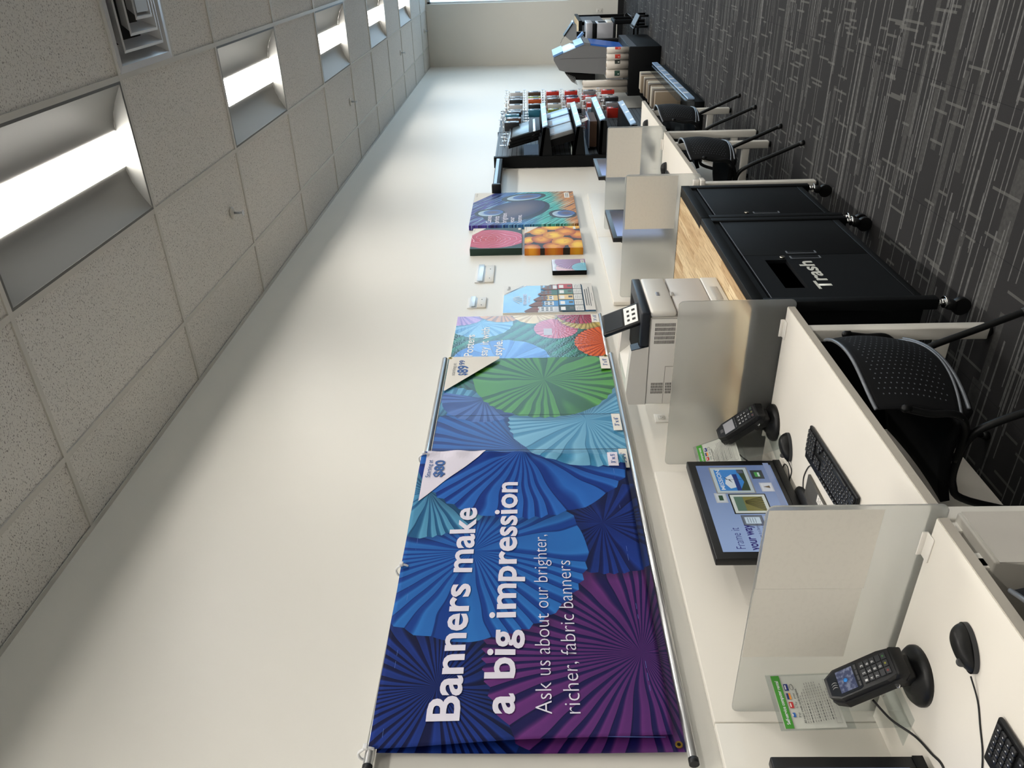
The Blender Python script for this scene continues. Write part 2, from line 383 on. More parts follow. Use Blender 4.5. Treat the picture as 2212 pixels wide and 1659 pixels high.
MB().box(dcx-hs, dcx+hs, dcy-hs, dcy+hs, H+.10, H+.12, blackm).build('duct_dark_sheet', blackm, t)  # black sheet put in for the dark inside of the duct
# sprinklers
for k, (x, y) in enumerate(((4.603, -.655), (8.297, -.654), (11.982, -.675), (15.02, -.668), (7.086, -1.8))):
    lb = ['fire sprinkler head in the ceiling tile nearest the camera', 'second fire sprinkler head from the camera', 'third fire sprinkler head along the ceiling tiles', 'farthest fire sprinkler head, near the far wall corner', 'fire sprinkler head on the far side of the light row'][k]
    t = thing('fire_sprinkler', lb, 'sprinkler', (x, y, H), 'ceiling sprinkler heads')
    MB().lathe([(.036, H+.004), (.036, H-.003), (.03, H-.008), (.012, H-.012)], (x, y, 0), gridm).build('escutcheon', gridm, t)
    MB().cyl((x, y, H-.01), (x, y, H-.045), .007, silver, 10).tube([(x-.004, y, H-.03), (x-.016, y, H-.045), (x, y, H-.066)], .0025, silver, 6).tube([(x+.004, y, H-.03), (x+.016, y, H-.045), (x, y, H-.066)], .0025, silver, 6).build('nozzle', silver, t)
    MB().cyl((x, y, H-.064), (x, y, H-.067), .018, silver, 12).build('deflector_plate', silver, t)
# ------------------------------------------------------------------ banners on the wall
def hxs(*a): return [hx(k) for k in a]
def banner_mat(name, dim, rough, spec):
    g = G(name, rough, spec); x, y = g.xyz()[:2]   # UV carries wall metres: x along, y up
    H_ = lambda h: tuple(k*dim for k in hx(h)[:3])+(1,)
    c = g.mix(g.smooth(x, 2.9, 3.3), H_('#0c1f63'), H_('#1d6a55'))
    def fan(cx, cy, rad, n, a, b, **k):
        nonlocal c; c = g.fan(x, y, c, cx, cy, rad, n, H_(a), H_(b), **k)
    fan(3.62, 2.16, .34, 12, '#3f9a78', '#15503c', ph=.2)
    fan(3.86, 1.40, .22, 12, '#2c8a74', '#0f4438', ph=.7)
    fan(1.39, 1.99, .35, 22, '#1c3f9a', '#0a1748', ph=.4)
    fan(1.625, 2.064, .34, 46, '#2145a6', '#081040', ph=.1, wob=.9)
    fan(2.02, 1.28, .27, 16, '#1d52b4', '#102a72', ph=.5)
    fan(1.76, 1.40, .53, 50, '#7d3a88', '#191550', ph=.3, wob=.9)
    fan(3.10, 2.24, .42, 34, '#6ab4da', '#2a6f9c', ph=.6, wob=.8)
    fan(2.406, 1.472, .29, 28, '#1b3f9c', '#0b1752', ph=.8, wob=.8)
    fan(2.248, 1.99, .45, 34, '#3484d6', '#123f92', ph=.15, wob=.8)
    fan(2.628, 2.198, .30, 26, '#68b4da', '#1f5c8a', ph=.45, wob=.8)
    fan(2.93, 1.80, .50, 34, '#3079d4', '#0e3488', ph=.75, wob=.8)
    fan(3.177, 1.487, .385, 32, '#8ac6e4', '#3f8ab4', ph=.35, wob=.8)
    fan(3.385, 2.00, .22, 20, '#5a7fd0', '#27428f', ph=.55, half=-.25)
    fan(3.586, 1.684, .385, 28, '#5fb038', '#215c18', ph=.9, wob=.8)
    g.col(c); return g
g = banner_mat('vinyl_banner_print', .80, .32, .4); vinylm = g.m
g = banner_mat('fabric_banner_print', .80, .75, .2); fabm = g.m
tw = g.n('ShaderNodeTexCoord'); 
g.bump(g.noise(tw.outputs['Object'], 9., 2.), .35, .012)
polem = mat('banner_pole_aluminium', '#c2c4c6', .3, .85); capm = mat('black_pole_cap', '#16171a', .5)
t = thing('vinyl_banner', 'long glossy banner of blue and green paper rosettes stretched between two silver poles', 'banner', (2.61, 0, 1.32))
YV = -.030
MB().grid(lambda u, v: (1.395+2.435*u, YV+.004*math.sin(u*9)*math.sin(v*3.1)+.006*math.sin(v*math.pi), 1.318+.902*v), 48, 12, vinylm).build('print', vinylm, t, uv=lambda c_: (c_.x, c_.z))
for nm_, z_, xa, xb in (('top_pole', 2.238, 1.352, 3.812), ('bottom_pole', 1.303, 1.372, 3.838)):
    o = MB().cyl((xa, -.03, z_), (xb, -.03, z_), .0145, polem, 20).build(nm_, polem, t)
    MB().cyl((xa-.016, -.03, z_), (xa+.002, -.03, z_), .0152, capm, 16).build('end_cap', capm, o)
    MB().cyl((xb-.002, -.03, z_), (xb+.004, -.03, z_), .0152, polem, 16).build('end_cap', polem, o)
WF = wallfn(YV-.008)
art('price_corner', [([(3.455, 2.206), (3.80, 1.93), (3.826, 1.93), (3.826, 2.212), (3.455, 2.212)], paper)], t, WF, .0008)
write('lettering', [('starting at', 3.612, 3.750, 2.168, .021, 0)], lightgrey, t, WF, .002)
write('price_figures', [('$', 3.612, 3.634, 2.104, .046, .03), ('89', 3.638, 3.722, 2.100, .058, .03), ('99', 3.730, 3.782, 2.122, .032, .02)], navyink, t, WF, .002)
for q in (rect(3.665, 3.805, 1.322, 1.372), rect(3.06, 3.206, 1.322, 1.364), rect(2.762, 2.906, 1.322, 1.360)): art('size_tag', [(q, paper)], t, WF, .0008)
write('size_figures', [("3' x 8'", 3.700, 3.775, 1.336, .024, .015), ("3' x 6'", 3.098, 3.172, 1.334, .022, .015), ("3' x 5'", 2.80, 2.872, 1.332, .022, .015)], navyink, t, WF, .002)
blk = mat('seam_line_ink', '#0b2030', .6)
for a in (3.205, 2.906): art('fold_line', [(rect(a, a+.004, 1.322, 2.215), blk)], t, WF, .0006)
brass = mat('brass', '#a8873f', .3, 1.)
for x, z in ((3.812, 2.207), (3.812, 1.338), (1.412, 1.338)):
    MB().cyl((x, YV-.007, z), (x, YV-.011, z), .011, brass, 16).cyl((x, YV-.0108, z), (x, YV-.0114, z), .0055, blackm, 12).build('grommet', None, t)
# fabric banner tied over it
t = thing('fabric_banner', 'rumpled blue and purple fabric banner reading Banners make a big impression', 'banner', (2.15, 0, 1.35))
def fab(u, v, l=0.):
    x = 1.400+(.042*(1-v))+u*(1.500-.084*(1-v)); z = 1.348+(.896+.016*u)*v-.010*(1-v)*u+.004*math.sin(u*14)*v*(1-u)*0
    sag = .016*math.sin(v*math.pi*.9)+.007*math.sin(u*19+v*5)*(1-v)*.5+.004*math.sin(u*33-v*9)+.012*max(0, .12-u)*8*(1-v)
    e = .006*math.exp(-((u-.985)/.02)**2)*math.sin(v*40)
    return Vector((x*KF, -.052-sag*.6-e-l, CAMP.z+(z-CAMP.z)*KF))
KF = .9925; KW = .9845
def fabw(x, z, l):
    x *= KW/KF; z = CAMP.z+(z-CAMP.z)*KW/KF
    v = (z-1.348)/.904
    for _ in range(4):
        u = (x-1.400-.042*(1-v))/(1.500-.084*(1-v)); v = (z-1.348+.010*(1-v)*u)/(.896+.016*u)
    return fab(u, v, l)
o = MB().grid(lambda u, v: fab(u, v), 110, 60, fabm).build('print', fabm, t, uv=lambda c_: (c_.x/KW, CAMP.z+(c_.z-CAMP.z)/KW))
md = o.modifiers.new('thickness', 'SOLIDIFY'); md.thickness = .0012; md.offset = 1
fabwhite = mat('white_fabric', '#d3cedb', .8)
def fabstrip(name, pts, m, lift, n=18):
    """triangle fan region on the cloth, finely split so that it follows the folds"""
    mb = MB(); a, b, c_ = pts; rows = []
    for i in range(n+1):
        for j in range(n+1-i):
            u, v = i/n, j/n
            rows.append((i, j, (a[0]+(b[0]-a[0])*u+(c_[0]-a[0])*v, a[1]+(b[1]-a[1])*u+(c_[1]-a[1])*v)))
    P = {(i, j): q for i, j, q in rows}
    for i in range(n):
        for j in range(n-i):
            mb.poly([fabw(*P[(i, j)], lift), fabw(*P[(i+1, j)], lift), fabw(*P[(i, j+1)], lift)], m)
            if i+j < n-1: mb.poly([fabw(*P[(i+1, j)], lift), fabw(*P[(i+1, j+1)], lift), fabw(*P[(i, j+1)], lift)], m)
    return mb.build(name, m, t, weld=True)
fabstrip('price_corner', [(2.925, 2.238), (2.911, 1.965), (2.560, 2.238)], fabwhite, .004)
write('lettering', [('Banners make', 1.496, 2.508, 1.987, .103, .022), ('a big impression', 1.520, 2.676, 1.820, .100, .022),
                    ('Ask us about our brighter,', 1.521, 2.333, 1.702, .055, -.012), ('richer, fabric banners', 1.522, 2.186, 1.615, .055, -.012)], whiteink, t, fabw, .004)
write('price_figures', [('Starting at', 2.716, 2.850, 2.206, .021, .004), ('$80', 2.716, 2.848, 2.150, .044, .03)], navyink, t, fabw, .007)
fabstrip('size_tag', [(2.800, 1.366), (2.893, 1.366), (2.800, 1.412)], fabwhite, .004, 8); fabstrip('size_tag', [(2.893, 1.412), (2.800, 1.412), (2.893, 1.366)], fabwhite, .004, 8)
write('size_figures', [("3' x 5'", 2.815, 2.875, 1.380, .020, .015)], navyink, t, fabw, .007)
stm = mat('banner_stitching', '#5b78c0', .8)
mb = MB()
for pts in ([(1.44+.05*k, 2.212) for k in range(24)], [(1.49+.05*k, 1.392) for k in range(27)], [(1.445, 1.37+.042*k) for k in range(20)]):
    mb.tube([fabw(a, b, .0005) for a, b in pts], .0007, stm, 4, smooth=False)
mb.build('stitching', stm, t)
tiem = mat('white_zip_tie', '#dfe0e2', .5)
for x in (1.408, 2.168, 2.892):
    x *= .985; mb = MB(); zt_ = .018
    mb.tube([(x, -.060, 2.222), (x-.004, -.070, 2.240), (x-.006, -.050, 2.266), (x-.004, -.02, 2.262), (x, -.012, 2.24)], .004, tiem, 8).box(x-.009, x+.007, -.078, -.064, 2.238, 2.252, tiem, .003)
    mb.build('tie', tiem, t)
# ------------------------------------------------------------------ posters and canvases
def board(name, label, cat, x0, x1, z0, z1, y, d, face, side):
    t = thing(name, label, cat, ((x0+x1)/2, 0, z0))
    MB().box(x0, x1, y-d, y, z0, z1, side, .002 if d > .02 else .0008).build('body', side, t, uv=(lambda c_: (c_.x, c_.z)) if side is face else None)
    MB().poly([(x0+.001, y-d-.0006, z0+.001), (x1-.001, y-d-.0006, z0+.001), (x1-.001, y-d-.0006, z1-.001), (x0+.001, y-d-.0006, z1-.001)], face).build('print', face, t, uv=lambda c_: (c_.x, c_.z))
    return t, wallfn(y-d-.0006)
g = G('foil_poster_print', .14, .5); x, y = g.xyz()[:2]
st = g.f('FRACT', g.f('ADD', g.f('MULTIPLY', y, 11.), g.f('MULTIPLY', x, 9.)))
c = g.mix(g.smooth(st, .2, .8), hx('#0f4a3c'), hx('#2f8068'))
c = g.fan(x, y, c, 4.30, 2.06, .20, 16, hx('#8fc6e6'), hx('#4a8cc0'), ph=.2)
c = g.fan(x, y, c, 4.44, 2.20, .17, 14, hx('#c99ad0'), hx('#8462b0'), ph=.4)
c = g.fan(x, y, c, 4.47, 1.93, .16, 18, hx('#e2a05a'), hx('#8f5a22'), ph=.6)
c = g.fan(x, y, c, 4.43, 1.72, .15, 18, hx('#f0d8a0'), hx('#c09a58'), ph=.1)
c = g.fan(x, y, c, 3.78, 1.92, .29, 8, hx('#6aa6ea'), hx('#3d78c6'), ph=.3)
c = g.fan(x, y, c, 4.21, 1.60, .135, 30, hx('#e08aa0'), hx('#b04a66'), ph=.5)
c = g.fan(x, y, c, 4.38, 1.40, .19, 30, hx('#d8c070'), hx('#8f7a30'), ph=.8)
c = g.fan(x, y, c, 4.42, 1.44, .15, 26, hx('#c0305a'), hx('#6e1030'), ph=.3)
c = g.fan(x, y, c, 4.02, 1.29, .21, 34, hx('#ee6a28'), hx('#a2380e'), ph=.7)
g.col(c); g.bump(g.noise(g.n('ShaderNodeTexCoord').outputs['UV'], 75., 2., .5), .14, .006); posterm = g.m
edge = mat('board_edge_white', '#d6d4ce', .5)
t, WFp = board('style_poster', 'shiny crinkled poster reading Posters say it with style, right of the banners', 'poster', 3.822, 4.402, 1.328, 2.212, 0, .018, posterm, edge)
write('lettering', [('Posters', 3.866, 4.142, 2.088, .052, .012), ('say it with', 3.870, 4.238, 2.003, .052, .012), ('style.', 3.872, 4.066, 1.920, .052, .012)], mat('poster_white_ink', '#f2f3f6', .6), t, WFp, .001)
art('size_tag', [(rect(4.288, 4.401, 1.330, 1.376), paper), (rect(4.12, 4.21, 1.625, 1.675), mat('pale_sticker', '#c9cfe0', .4))], t, WFp)
write('size_figures', [('24" x 36"', 4.308, 4.392, 1.344, .022, .012)], navyink, t, WFp, .001)
MB().cyl((3.82, -.016, 1.318), (4.40, -.016, 1.318), .012, polem, 14).build('bottom_rail', polem, t)
# house poster
skym = G('house_poster_sky', .12, .6); x, y = skym.xyz()[:2]
skym.col(skym.mix(skym.noise(skym.comb(x, y), 5., 2.), hx('#2f78b4'), hx('#7fb6d8')))
skym.bump(skym.noise(skym.comb(x, y), 60., 2.), .1, .004)
t, W2 = board('house_poster', 'tall glossy poster of coloured row houses under blue sky', 'poster', 4.462, 4.896, 1.336, 1.930, 0, .010, skym.m, edge)
M_ = lambda h: mat('ink_'+h, '#'+h, .45)
P_ = []
P_.append(([(4.82-.07, 1.93), (4.896, 1.93), (4.896, 1.80)], M_('dcd9d2')))
P_.append(([(4.735, 1.93), (4.748, 1.93), (4.896, 1.775), (4.896, 1.79)], M_('e8e6e0')))
ww = .0868; cs = ['c9cdd2', '4f8fc8', 'd9bd80', '4f7468', 'b8423c']
for i in range(5):
    a = 4.462+i*ww; b = a+ww; top = 1.735-.030*i
    P_.append((rect(a, b, 1.55, top), M_(cs[i])))
    P_.append(([(a, top+.045), (a+.02, top+.06), (b, top), (b, top-.03), (a, top-.03)], M_('7d5a4c')))
    P_.append(([(a+.028, top-.035), (a+.062, top-.035), (a+.045, top+.005)], M_('8f4a3c')))
    P_.append((rect(a+.014, b-.012, 1.60, top-.045), M_('dfe1e4')))
    for r_ in range(3):
        for c_ in range(2):
            P_.append((rect(a+.02+c_*.030, a+.04+c_*.030, 1.61+r_*.028, 1.627+r_*.028), M_('6d7880')))
P_.append((rect(4.462, 4.896, 1.405, 1.572), M_('23262a')))
for i, cc in enumerate(['33433f', '5f9fd4', 'dcc08a', '5a7f70', 'b33a3a']):
    a = 4.464+i*ww; b = a+ww-.006
    P_ += [(rect(a, b, 1.470, 1.566), M_(cc)), (rect(a+.012, b-.018, 1.528, 1.558), M_('e3e2e0')), (rect(a+.03, b-.02, 1.476, 1.502), M_('59544e')), (rect(a, b, 1.412, 1.466), M_('d9d7d2'))]
    for k in range(4): P_.append((rect(a+.010, b-.014-.008*(k % 2), 1.419+k*.011, 1.422+k*.011), M_('8a8a88')))
P_.append((rect(4.462, 4.896, 1.337, 1.402), M_('cfcac2')))
for k, (a, b, th) in enumerate(((4.53, 4.79, .010), (4.53, 4.80, .008), (4.52, 4.83, .007), (4.60, 4.73, .003))): P_.append((rect(a, b, 1.386-.013*k, 1.386-.013*k+th*.7), M_('55514c')))
art('artwork', P_, t, W2)
for s_ in (0, 1, 2, 3): pass
art('emblem', [([(4.655+.010*i, 1.868), (4.658+.010*i, 1.868), (4.660+dx, 1.868+dz), (4.652+dx, 1.868+dz)], mat('emblem_cream', '#e6ddc8', .6)) for i, (dx, dz) in enumerate(((-.055, -.045), (-.028, -.060), (0, -.062), (.028, -.060), (.055, -.045)))], t, W2, .0026)
write('lettering', [('FERNANDEZ', 4.580, 4.748, 1.778, .022, .01), ('home design', 4.610, 4.710, 1.757, .013, 0)], whiteink, t, W2, .004)
write('corner_lettering', [('New', 4.822, 4.882, 1.886, .026, .005)], lightgrey, t, W2, .0034)
# two empty sign clips
def clipsign(x0, x1, z0, z1, label):
    t = thing('wall_sign_holder', label, 'sign holder', ((x0+x1)/2, 0, z0), 'empty white sign holders on the wall')
    zm = z0+(z1-z0)*.48
    MB().box(x0, x1, -.010, 0, z0, zm, offw, .002).build('back_plate', offw, t)
    MB().box(x0, x1, -.006, 0, zm, z1, mat('pale_plate', '#dfe1e2', .3), .001).box(x0, x1-.004, -.018, -.014, zm+.012, z1-.016, mat('pale_blue_strip', '#cfe0ee', .2), .001).build('label_strip', None, t)
    MB().cyl((x0+.2*(x1-x0), -.0102, z0+.03), (x0+.2*(x1-x0), -.0115, z0+.03), .004, dgrey, 10).build('screw', dgrey, t)
    MB().cyl((x0+.75*(x1-x0), -.0102, z0+.03), (x0+.75*(x1-x0), -.0115, z0+.03), .004, dgrey, 10).build('screw', dgrey, t)
clipsign(4.985, 5.297, 2.008, 2.14, 'wider white sign clip with two screws, left of the rose canvas')
clipsign(4.562, 4.722, 2.043, 2.165, 'smaller white sign clip with two screws, above the row house poster')
# canvases
g = G('peacock_print', .5, .3); x, y = g.xyz()[:2]
wz = g.f('ADD', y, g.f('MULTIPLY', g.f('SUBTRACT', g.noise(g.comb(x, y), 6., 2.), .5), .16)); wz2 = g.f('ADD', wz, g.f('MULTIPLY', g.f('SUBTRACT', x, 6.5), -.12))
c = g.mix(g.smooth(wz, 2.15, 1.85), hx('#43318c'), hx('#3672b0')); c = g.mix(g.smooth(wz2, 1.84, 1.64), c, hx('#45aaa0')); c = g.mix(g.smooth(wz2, 1.52, 1.40), c, hx('#c8812f'))
hd = g.f('ADD', g.f('MULTIPLY', x, .75), g.f('MULTIPLY', y, 1.0))
ly = g.noise(g.comb(g.f('MULTIPLY', hd, 55.), g.f('MULTIPLY', g.f('SUBTRACT', x, y), 2.)), 1.3, 3.)
c = g.mix(g.f('MULTIPLY', g.smooth(ly, .50, .58), .75), c, hx('#0b0e1e')); c = g.mix(g.f('MULTIPLY', g.smooth(ly, .44, .36), .5), c, hx('#a9dcd4'))
hat = g.f('GREATER_THAN', g.f('FRACT', g.f('MULTIPLY', g.f('SUBTRACT', x, y), 26.)), .55)
c, _ = g.disc(x, y, c, 6.47, 1.86, .36, .235, hx('#20203c'), hx('#15152a'), -.7)
c2, _ = g.disc(x, y, c, 6.50, 1.87, .33, .20, hx('#6b5a62'), hx('#2e2c50'), -.7); c = g.mix(g.f('MULTIPLY_ADD', hat, .35, .65), c, c2)
for cx, cy, rx, ry, an in ((6.86, 1.80, .10, .19, .35), (6.42, 2.09, .10, .12, .2), (6.36, 1.47, .11, .10, .8)):
    c, _ = g.disc(x, y, c, cx, cy, rx*1.15, ry*1.12, hx('#1a1c24'), hx('#2a2c30'), an); c, _ = g.disc(x, y, c, cx, cy, rx*.85, ry*.85, hx('#6b7fb8'), hx('#a8bcc8'), an); c, _ = g.disc(x, y, c, cx+.02, cy-.03, rx*.7, ry*.72, hx('#5a5068'), hx('#3f62a0'), an)
g.col(c); peam = g.m
t, W3 = board('peacock_canvas', 'large canvas print of blue peacock feathers, right of the rose and peach canvases', 'canvas print', 6.10, 7.02, 1.350, 2.250, -.002, .04, peam, peam)
art('price_corner', [([(7.018, 2.248), (7.018, 2.06), (6.72, 2.248)], paper)], t, W3)
write('price_figures', [('starting at', 6.90, 7.0, 2.222, .012, 0)], lightgrey, t, W3, .001)
write('lettering', [('Canvas', 6.15, 6.355, 2.070, .045, .015), ('prints', 6.15, 6.33, 2.006, .045, .015), ('brighten', 6.15, 6.41, 1.943, .045, .015), ('your', 6.15, 6.295, 1.879, .045, .015), ('home.', 6.15, 6.355, 1.816, .045, .015)], whiteink, t, W3, .001)
art('size_tag', [(rect(6.82, 6.98, 1.39, 1.435), paper)]+[(rect(6.84, 6.96, 1.402+.014*k, 1.407+.014*k), ink) for k in range(2)], t, W3)
g = G('rose_print', .5, .3); x, y = g.xyz()[:2]
dx = g.f('MULTIPLY', g.f('SUBTRACT', x, 5.735), 1.25); dy = g.f('SUBTRACT', y, 2.045); rr = g.f('SQRT', g.f('ADD', g.f('MULTIPLY', dx, dx), g.f('MULTIPLY', dy, dy))); an = g.f('ARCTAN2', dy, dx)
wv = g.f('ADD', g.f('MULTIPLY', rr, 22.), g.f('ADD', g.f('MULTIPLY', an, .48), g.f('ADD', g.f('MULTIPLY', g.f('SINE', g.f('MULTIPLY', an, 5.)), .35), g.f('MULTIPLY', g.noise(g.comb(x, y), 9., 2.), 1.6))))
fr = g.f('FRACT', wv)
c = g.mix(g.smooth(rr, .02, .26), hx('#b3242c'), hx('#b9304e')); c = g.mix(g.f('MULTIPLY', g.smooth(fr, .5, 1.), .5), c, hx('#7d1a30'))
c = g.mix(g.f('MULTIPLY', g.smooth(fr, .13, .02), g.smooth(rr, .0, .05)), c, hx('#f0b4c0')); c = g.mix(g.f('MULTIPLY', g.smooth(dy, .0, -.12), .25), c, hx('#e08cb0'))
c = g.mix(g.smooth(g.f('ADD', rr, g.f('MULTIPLY', g.noise(g.comb(x, y), 7., 1.), .06)), .285, .300), c, hx('#22382e'))
g.col(c)
t, W4 = board('rose_canvas', 'canvas print of a red rose hung above the peach canvas', 'canvas print', 5.515, 5.985, 1.812, 2.205, 0, .055, g.m, g.m)
art('price_corner', [([(5.984, 2.204), (5.984, 2.10), (5.82, 2.204)], paper), (rect(5.93, 5.975, 1.822, 1.842), paper)], t, W4)
write('price_figures', [('starting at', 5.905, 5.975, 2.188, .009, 0)], lightgrey, t, W4, .001)
g = G('peach_print', .5, .3); x, y = g.xyz()[:2]; c = hx('#241a14')
first = True
for cx, cy, rx, ry, s_ in ((5.45, 1.39, .13, .07, 0), (5.74, 1.37, .12, .07, 1), (6.0, 1.40, .09, .08, 0), (5.39, 1.74, .09, .07, 1), (5.93, 1.76, .12, .06, 0), (5.60, 1.76, .10, .05, 0), (5.42, 1.57, .10, .085, 1), (5.97, 1.57, .085, .09, 0), (5.55, 1.50, .12, .085, 0), (5.83, 1.47, .115, .085, 1), (5.62, 1.66, .115, .08, 1), (5.85, 1.68, .11, .07, 0), (5.73, 1.565, .115, .085, 0)):
    a, b = (hx('#eec22c'), hx('#c87a14')) if s_ == 0 else (hx('#e29a26'), hx('#a84c12'))
    c, _ = g.disc(x, y, c, 5.50+(cx-5.362)*.784, cy, rx*.82, ry, a, b, .2*(s_*2-1))
c = g.mix(g.f('MULTIPLY', g.smooth(g.noise(g.comb(x, y), 14., 3.), .52, .7), .55), c, hx('#b84a1e')); g.col(c)
t, W5 = board('peach_canvas', 'canvas print of yellow and orange peaches below the rose canvas', 'canvas print', 5.500, 6.000, 1.352, 1.792, 0, .055, g.m, g.m)
art('price_corner', [([(5.999, 1.791), (5.999, 1.68), (5.84, 1.791)], paper), (rect(5.925, 5.985, 1.385, 1.405), paper)], t, W5)
write('price_figures', [('starting at', 5.915, 5.99, 1.775, .010, 0)], lightgrey, t, W5, .001)
g = G('fan_block_print', .3, .5); x, y = g.xyz()[:2]; c = g.mix(g.smooth(y, 1.45, 1.6), hx('#d0ccc8'), hx('#dddce4'))
c = g.fan(x, y, c, 5.15, 1.44, .13, 26, hx('#e8bcbc'), hx('#c89498'), ph=.2); c = g.fan(x, y, c, 5.27, 1.43, .145, 40, hx('#b878a8'), hx('#74405e'), ph=.6); c = g.fan(x, y, c, 5.16, 1.365, .09, 30, hx('#8cc8d8'), hx('#4f96a8'), ph=.9); g.col(c)
t, W6 = board('photo_block', 'small black-sided photo block with pastel rosettes, left below the peach canvas', 'photo block', 5.10, 5.322, 1.352, 1.594, 0, .034, g.m, black)
art('size_tag', [(rect(5.245, 5.305, 1.362, 1.385), paper)]+[(rect(5.252, 5.298, 1.367+.008*k, 1.370+.008*k), ink) for k in range(2)], t, W6)
# ------------------------------------------------------------------ desks
DZ = .74; DF = -.795
deskm = G('desk_laminate', .5, .3); q = deskm.n('ShaderNodeNewGeometry').outputs['Position']
deskm.col(deskm.mix(deskm.noise(q, 3., 4.), hx('#d9d4ca'), hx('#e0dbd1'))); deskm = deskm.m
deskedge = mat('desk_edge_band', '#b3ada2', .5)
def desk(x0, x1, lx0, lx1, bx0, bx1, label):
    t = thing('computer_desk', label, 'desk', ((x0+x1)/2, -.41, 0), 'white computer desks')
    MB().box(x0, x1, DF+.003, -.03, DZ-.028, DZ, deskm).box(x0, x1, DF, DF+.003, DZ-.028, DZ-.0015, deskedge).build('top', None, t)
    for x in (lx0, lx1):
        for y in (-.735, -.12):
            l = MB().box(x-.025, x+.025, y-.025, y+.025, .018, DZ-.028, offw, .004).build('leg', offw, t)
            MB().cyl((x, y, 0), (x, y, .018), .02, blackp, 14).build('foot', blackp, l)
        MB().box(x-.02, x+.02, -.71, -.145, .15, .20, offw, .003).build('crossbar', offw, t)
    MB().box(lx0+.025, lx1-.025, -.13, -.09, DZ-.075, DZ-.028, offw).build('rear_rail', offw, t)
    MB().box(lx0+.03, lx1-.03, -.31, -.296, .10, DZ-.029, white, .002).build('modesty_panel', white, t)
    MB().box(bx0, bx1, -.030, -.004, .60, 1.217, mat('back_panel_white', '#d8d4cb', .45), .003).build('back_panel', None, t)
    for x in (bx0+.25, bx1-.25): MB().box(x-.03, x+.03, -.075, -.03, DZ, DZ+.004, white, .001).build('cable_flap', white, t)
    return t
desk(.275, 1.512, .40, 1.40, .275, 1.490, 'nearest white desk with the big payment terminal, cut by the picture edge')
desk(1.548, 2.784, 1.575, 2.665, 1.494, 2.742, 'white desk with the Frame it your way monitor, below the banners')
desk(4.612, 5.918, 4.675, 5.715, 4.560, 5.80, 'white desk beyond the black cart, under the peach and rose canvases')
desk(5.945, 7.165, 6.07, 6.955, 5.804, 6.985, 'farthest white desk, next to the slatwall shelving')
# frosted privacy panels
fm = bpy.data.materials.new('frosted_acrylic'); fm.use_nodes = True; nt = fm.node_tree; pb = nt.nodes['Principled BSDF']
pb.inputs['Base Color'].default_value = hx('#e6e8e6'); pb.inputs['Transmission Weight'].default_value = 1.; pb.inputs['Roughness'].default_value = .33; pb.inputs['IOR'].default_value = 1.25
tr = nt.nodes.new('ShaderNodeBsdfTranslucent'); tr.inputs[0].default_value = hx('#dcdcd8'); df = nt.nodes.new('ShaderNodeBsdfDiffuse'); df.inputs[0].default_value = hx('#c9c9c5')
m1_ = nt.nodes.new('ShaderNodeMixShader'); m1_.inputs[0].default_value = .5; nt.links.new(tr.outputs[0], m1_.inputs[1]); nt.links.new(df.outputs[0], m1_.inputs[2])
m2_ = nt.nodes.new('ShaderNodeMixShader'); m2_.inputs[0].default_value = .16; nt.links.new(pb.outputs[0], m2_.inputs[1]); nt.links.new(m1_.outputs[0], m2_.inputs[2])
nt.links.new(m2_.outputs[0], nt.nodes['Material Output'].inputs[0])
sheet = G('notice_paper_back', .8, .2); q = sheet.xyz('Object'); 
ln = sheet.smooth(sheet.f('FRACT', sheet.f('MULTIPLY', q[2], 72.)), .35, .5); nz = sheet.noise(sheet.comb(sheet.f('MULTIPLY', q[1], 60.), sheet.f('MULTIPLY', q[2], 72.)), 1., 2.)
sheet.col(sheet.mix(sheet.f('MULTIPLY', sheet.smooth(nz, .5, .62), .035), hx('#d8d4ca'), hx('#8f8b82'))); sheet = sheet.m
def rrect(y0, y1, z0, z1, r, n=6):
    P = []
    for cy, cz, a0 in ((y1-r, z1-r, 0), (y0+r, z1-r, 90), (y0+r, z0+r, 180), (y1-r, z0+r, 270)):
        for k in range(n+1): a = R(a0+90*k/n); P.append((cy+r*math.cos(a), cz+r*math.sin(a)))
    return P
def panel(x, y0, y1, z0, z1, label, sheets, brackets):
    t = thing('privacy_panel', label, 'privacy panel', (x, (y0+y1)/2, z0), 'frosted desk dividers')
    MB().prism([(x-.003, y, z) for y, z in rrect(y0, y1, z0, z1, .022)], (.006, 0, 0), fm).build('acrylic_sheet', fm, t)
    for a, b, c, d in sheets:
        MB().box(x-.0042, x-.0034, a, b, c, d, sheet).build('notice_sheet', sheet, t)
    for (yb, side) in brackets:
        MB().box(x-.003-side*.035 if side > 0 else x+.003, x-.003 if side > 0 else x+.038, yb-.038, yb+.038, DZ+.0005, DZ+.004, white, .0012).box(x-.007 if side > 0 else x+.003, x-.003 if side > 0 else x+.007, yb-.038, yb+.038, DZ+.0005, DZ+.017, white, .0012).build('bracket', white, t)
    return t
panel(1.530, -.823, -.033, .705, 1.160, 'frosted panel with two plain paper sheets between the two nearest desks', [(-.812, -.542, .866, 1.155), (-.541, -.275, .870, 1.157)], [(-.70, 1), (-.18, 1)])
panel(2.792, -.822, -.033, .704, 1.165, 'bare frosted panel between the printer cart and the Frame it monitor', [], [(-.70, 1), (-.22, 1)])
panel(4.600, -.836, -.045, .725, 1.175, 'frosted panel with a paper sheet standing right behind the black cart', [(-.826, -.500, .86, 1.165)], [])
panel(5.932, -.836, -.045, .725, 1.160, 'farthest frosted panel, with a paper sheet, between the two far desks', [(-.828, -.46, .90, 1.155)], [(-.70, 1)])
MB().box(4.566, 4.597, -.835, -.795, .728, .76, white, .003).box(4.54, 4.597, -.80, -.76, .70, .727, white, .003)
